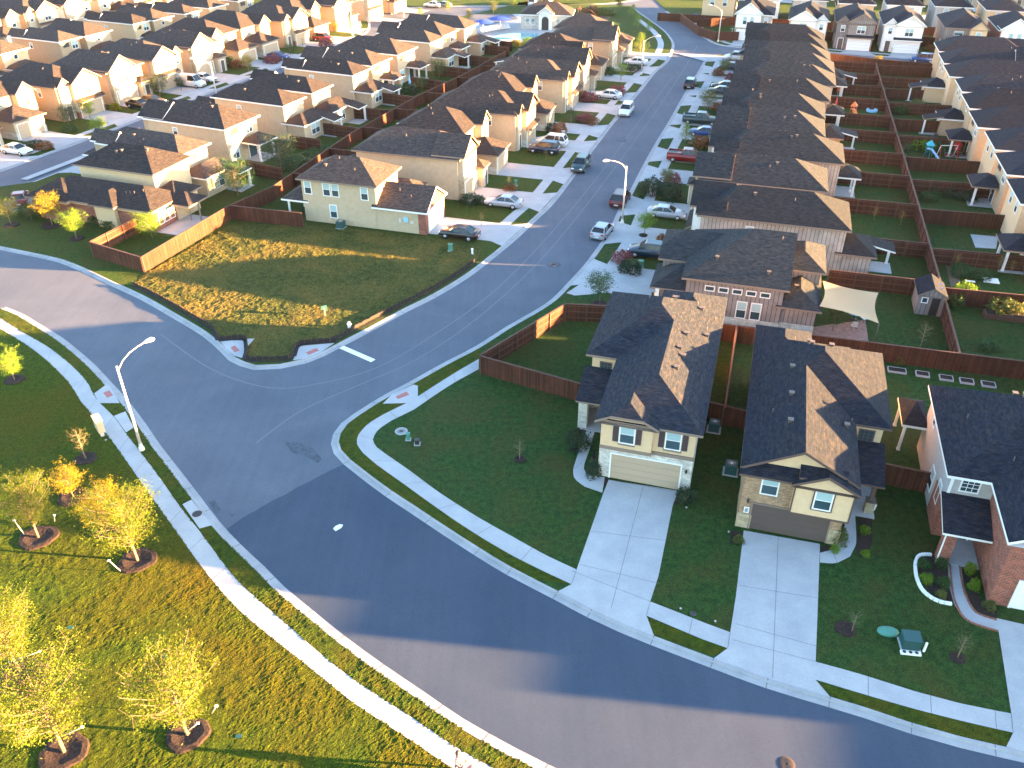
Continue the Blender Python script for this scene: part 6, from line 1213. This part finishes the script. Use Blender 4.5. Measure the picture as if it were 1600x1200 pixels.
# ---- passer-by with a pushchair at the lower edge
def person(base, head_dir, label):
    pts = [(0, 0, .96), (0, .02, 1.18), (0, .03, 1.42), (0, .04, 1.52), (.10, 0, .90), (.11, -.12, .50), (.10, -.02, .08), (.10, -.16, .03), (-.10, 0, .90), (-.11, .20, .52), (-.10, .34, .12), (-.10, .22, .03), (.19, .03, 1.40), (.24, .02, 1.12), (.20, -.22, .98), (-.19, .03, 1.40), (-.24, .02, 1.12), (-.20, -.22, .98)]
    pts = [(x, -y, z) for x, y, z in pts]
    eds = [(0, 1), (1, 2), (2, 3), (0, 4), (4, 5), (5, 6), (6, 7), (0, 8), (8, 9), (9, 10), (10, 11), (2, 12), (12, 13), (13, 14), (2, 15), (15, 16), (16, 17)]
    rad = [(.15, .11), (.14, .10), (.16, .10), (.06, .06), (.09, .09), (.065, .065), (.04, .04), (.035, .03), (.09, .09), (.065, .065), (.04, .04), (.035, .03), (.06, .06), (.045, .045), (.032, .032), (.06, .06), (.045, .045), (.032, .032)]
    me = bpy.data.meshes.new('body'); me.from_pydata(pts, eds, []); o = bpy.data.objects.new('body', me); COL.objects.link(o); sk = o.modifiers.new('s', 'SKIN'); o.modifiers.new('u', 'SUBSURF').levels = 2; o.modifiers['u'].render_levels = 2
    for i, v in enumerate(me.skin_vertices[0].data): v.radius = rad[i]; v.use_root = i == 0
    me.materials.append(M['cloth1'])
    r = empty('person', base, head_dir, label, 'person'); o.parent = r
    h = MB(); h.lathe([(.02, 1.50), (.075, 1.53), (.088, 1.60), (.092, 1.66), (.08, 1.72), (.03, 1.755)], M['skin'], 16, (0, -.04, 0), 1, 1.12); h.box(-.012, .012, .05, .09, 1.60, 1.64, M['skin'])
    for s in (-1, 1): h.box(s * .035 - .012, s * .035 + .012, .055, .065, 1.645, 1.658, M['dark']); h.box(s * .094 - .01, s * .094 + .01, -.05, -.01, 1.61, 1.66, M['skin'])
    h.box(-.025, .025, .055, .062, 1.575, 1.583, M['lampred']); h.build('head', r)
    hr = MB(); hr.lathe([(.085, 1.50), (.115, 1.58), (.118, 1.68), (.10, 1.75), (.04, 1.79)], M['hair'], 16, (0, -.075, 0)); hr.build('hair', r)
    sh = MB(); sh.lathe([(.19, .98), (.175, 1.15), (.21, 1.36), (.10, 1.49)], M['cloth1'], 16, (0, -.02, 0), 1, .68); sh.build('shirt', r)
    tr = MB(); tr.lathe([(.15, .78), (.20, .90), (.185, 1.0)], M['cloth2'], 16, (0, 0, 0), 1, .7)
    for s, q in ((1, [(.10, 0, .86), (.11, .12, .50), (.10, .02, .12)]), (-1, [(-.10, 0, .86), (-.11, -.20, .52), (-.10, -.34, .16)])): tr.tube(q, [.10, .075, .055], M['cloth2'], 10)
    tr.build('trousers', r)
    for s in (-1, 1):                                    # hands: palm, four fingers curled over the bar, thumb
        hd = MB(); bx, by, bz = s * .20, .24, .98; hd.box(bx - .04, bx + .04, by - .03, by + .05, bz - .015, bz + .015, M['skin'])
        for k, l in enumerate((.055, .065, .062, .048)): fx = bx - .03 + .02 * k; hd.tube([(fx, by + .05, bz), (fx, by + .05 + l * .6, bz + .005), (fx, by + .05 + l * .8, bz - .03)], [.009, .008, .007], M['skin'], 6)
        hd.tube([(bx - s * .04, by, bz), (bx - s * .06, by + .03, bz - .01), (bx - s * .055, by + .055, bz - .025)], [.011, .009, .008], M['skin'], 6); hd.build('hand', r)
    return r
pb = P(717, 1178, 1.65); pb = Vector((pb.x, pb.y, .012)); dirp = math.atan2(-1.0, 1.6)
person(pb, dirp - math.pi / 2, 'dark haired person in pale clothes walking on the park pavement at the bottom')
r = empty('pushchair', pb + Vector((math.cos(dirp), math.sin(dirp), 0)) * .85, dirp - math.pi / 2, 'pale pink pushchair in front of the walker at the bottom', 'pushchair')
f = MB()
for s in (-.24, .24): f.tube([(s, -.58, 1.0), (s, -.1, .6), (s, .42, .16)], .016, M['pole'], 6); f.tube([(s, .25, .75), (s, -.32, .16)], .016, M['pole'], 6)
f.tube([(-.24, -.58, 1.0), (.24, -.58, 1.0)], .02, M['dark'], 6); f.build('frame', r)
sm = MB(); sm.box(-.2, .2, -.15, .28, .42, .50, M['cloth1']); sm.box(-.2, .2, -.28, -.14, .45, .92, M['cloth1']); sm.build('seat', r); hd = MB(); hd.lathe([(.28, .78), (.27, .92), (.2, 1.04), (.06, 1.09)], M['cloth1'], 14, (0, -.12, 0)); hd.build('hood', r)
for s in (-.26, .26):
    for y in (-.32, .42): w = MB(); w.tube([(s - .02, y, .12), (s + .02, y, .12)], .12, M['tyre'], 14); w.build('wheel', r)

# ================================================================ TUFTED GRASS: real relief, so the low sun rakes it
import numpy as np
from mathutils import noise as mnoise
def inside(X, Y, poly):
    r = np.zeros(X.shape, bool); n = len(poly); j = n - 1
    for i in range(n):
        xi, yi, xj, yj = poly[i][0], poly[i][1], poly[j][0], poly[j][1]
        if yi != yj: r ^= ((yi > Y) != (yj > Y)) & (X < (xj - xi) * (Y - yi) / (yj - yi) + xi)
        j = i
    return r
def tufts(name, x0, x1, y0, y1, cell, polys, holes, amp, z0, mat, label, cat, seed, base=.0, cut=()):
    rs = np.random.RandomState(seed); nx = int((x1 - x0) / cell); ny = int((y1 - y0) / cell)
    def field(step):                                # smooth random field of a given grain
        k = int(max(2, step / cell)); gx, gy = nx // k + 4, ny // k + 4; g = rs.rand(gy, gx)
        u = np.arange(nx + 1) / k; v = np.arange(ny + 1) / k; iu = u.astype(int); iv = v.astype(int); fu = u - iu; fv = v - iv; fu = fu * fu * (3 - 2 * fu); fv = fv * fv * (3 - 2 * fv)
        a = g[np.ix_(iv, iu)] * (1 - fu) + g[np.ix_(iv, iu + 1)] * fu; b = g[np.ix_(iv + 1, iu)] * (1 - fu) + g[np.ix_(iv + 1, iu + 1)] * fu
        return a * (1 - fv)[:, None] + b * fv[:, None]
    h = .35 * field(cell * 6) ** 2 + .40 * field(cell * 3) ** 1.5 + .35 * rs.rand(ny + 1, nx + 1) ** 2 * (.4 + field(2.5))
    xs = x0 + np.arange(nx + 1) * cell; ys = y0 + np.arange(ny + 1) * cell; X, Y = np.meshgrid(xs, ys)
    X = X + (rs.rand(*X.shape) - .5) * cell * .6; Y = Y + (rs.rand(*Y.shape) - .5) * cell * .6
    Xc = (X[:-1, :-1] + X[1:, 1:]) / 2; Yc = (Y[:-1, :-1] + Y[1:, 1:]) / 2; ok = np.zeros(Xc.shape, bool)
    for p in polys: ok |= inside(Xc, Yc, p)
    for p in cut: ok &= ~inside(Xc, Yc, [(q[0], q[1]) for q in p])
    for (cx, cy, r) in holes: ok &= (Xc - cx) ** 2 + (Yc - cy) ** 2 > r * r
    Z = z0 + base + h * amp; idx = np.arange((nx + 1) * (ny + 1)).reshape(ny + 1, nx + 1)
    q = np.stack([idx[:-1, :-1][ok], idx[:-1, 1:][ok], idx[1:, 1:][ok], idx[1:, :-1][ok]], 1)
    used = np.unique(q); rm = np.full(idx.size, -1); rm[used] = np.arange(len(used)); co = np.stack([X.ravel(), Y.ravel(), Z.ravel()], 1)[used]; q = rm[q]
    me = bpy.data.meshes.new(name); me.from_pydata(co.tolist(), [], q.tolist()); me.materials.append(mat); o = bpy.data.objects.new(name, me); COL.objects.link(o)
    return tag(o, label, cat, kind='stuff')
PL = smooth_line(pk_l); ring = [(o.location.x, o.location.y, .95 * max(o.dimensions.x, o.dimensions.y) / 2) for o in COL.objects if o.name.startswith('mulch_ring')]
park_poly = [p[:2] for p in PL] + [(60, -20), (-90, -20), (PL[0].x - 60, PL[0].y + 10)]
VL = resample(smooth_line(pk_r), 80) + list(reversed(resample(P_edge[:int(len(P_edge) * .93)], 80)))
bpy.context.view_layer.update()
ring = [(o.location.x, o.location.y, .45 * (o.dimensions.x + o.dimensions.y) / 2 * 1.02) for o in COL.objects if o.name.startswith('mulch_ring')]
tufts('grass', -52, 6, 21, 74, .115, [park_poly], ring, .075, .0, M['park'], 'golden green tufted grass of the park lawn', 'grass', 5)
tufts('verge_grass', -52, 6, 21, 74, .13, [[p[:2] for p in VL]], [], .09, .006, M['verge'], 'rough grass strip between park pavement and kerb', 'grass', 6, base=-.02, cut=[px((144, 612), (168, 598), (190, 630), (158, 634)), px((174, 650), (198, 640), (213, 670), (196, 681)), px((282, 788), (299, 779), (334, 821), (312, 829))]) 
LT = lot[i0:i1] + [P(752, 388), P(718, 378), P(670, 371), P(480, 350), P(360, 352), P(222, 432)]
tufts('rough_grass', -44, 0, 57, 97, .16, [[p[:2] for p in LT]], [], .17, .0, M['wild'], 'rough straw coloured grass of the empty lot', 'grass', 7, cut=[px((335, 526), (402, 524), (388, 548), (383, 564), (366, 558), (350, 545)), px((461, 538), (470, 532), (530, 528), (528, 540), (475, 566), (456, 566))])
# ================================================================ HAZE
hz = bpy.data.materials.new('haze_air'); hz.use_nodes = True; hn = hz.node_tree; hn.nodes.clear()
ho = hn.nodes.new('ShaderNodeOutputMaterial'); hv = hn.nodes.new('ShaderNodeVolumePrincipled'); hv.inputs['Color'].default_value = (.9, .93, 1, 1); hv.inputs['Density'].default_value = .00002; hv.inputs['Anisotropy'].default_value = 0
hn.links.new(hv.outputs[0], ho.inputs['Volume'])
hb = MB(); hb.box(-3050, 3050, -650, 5050, -1.4, 44, hz); tag(hb.build('haze'), kind='stuff')
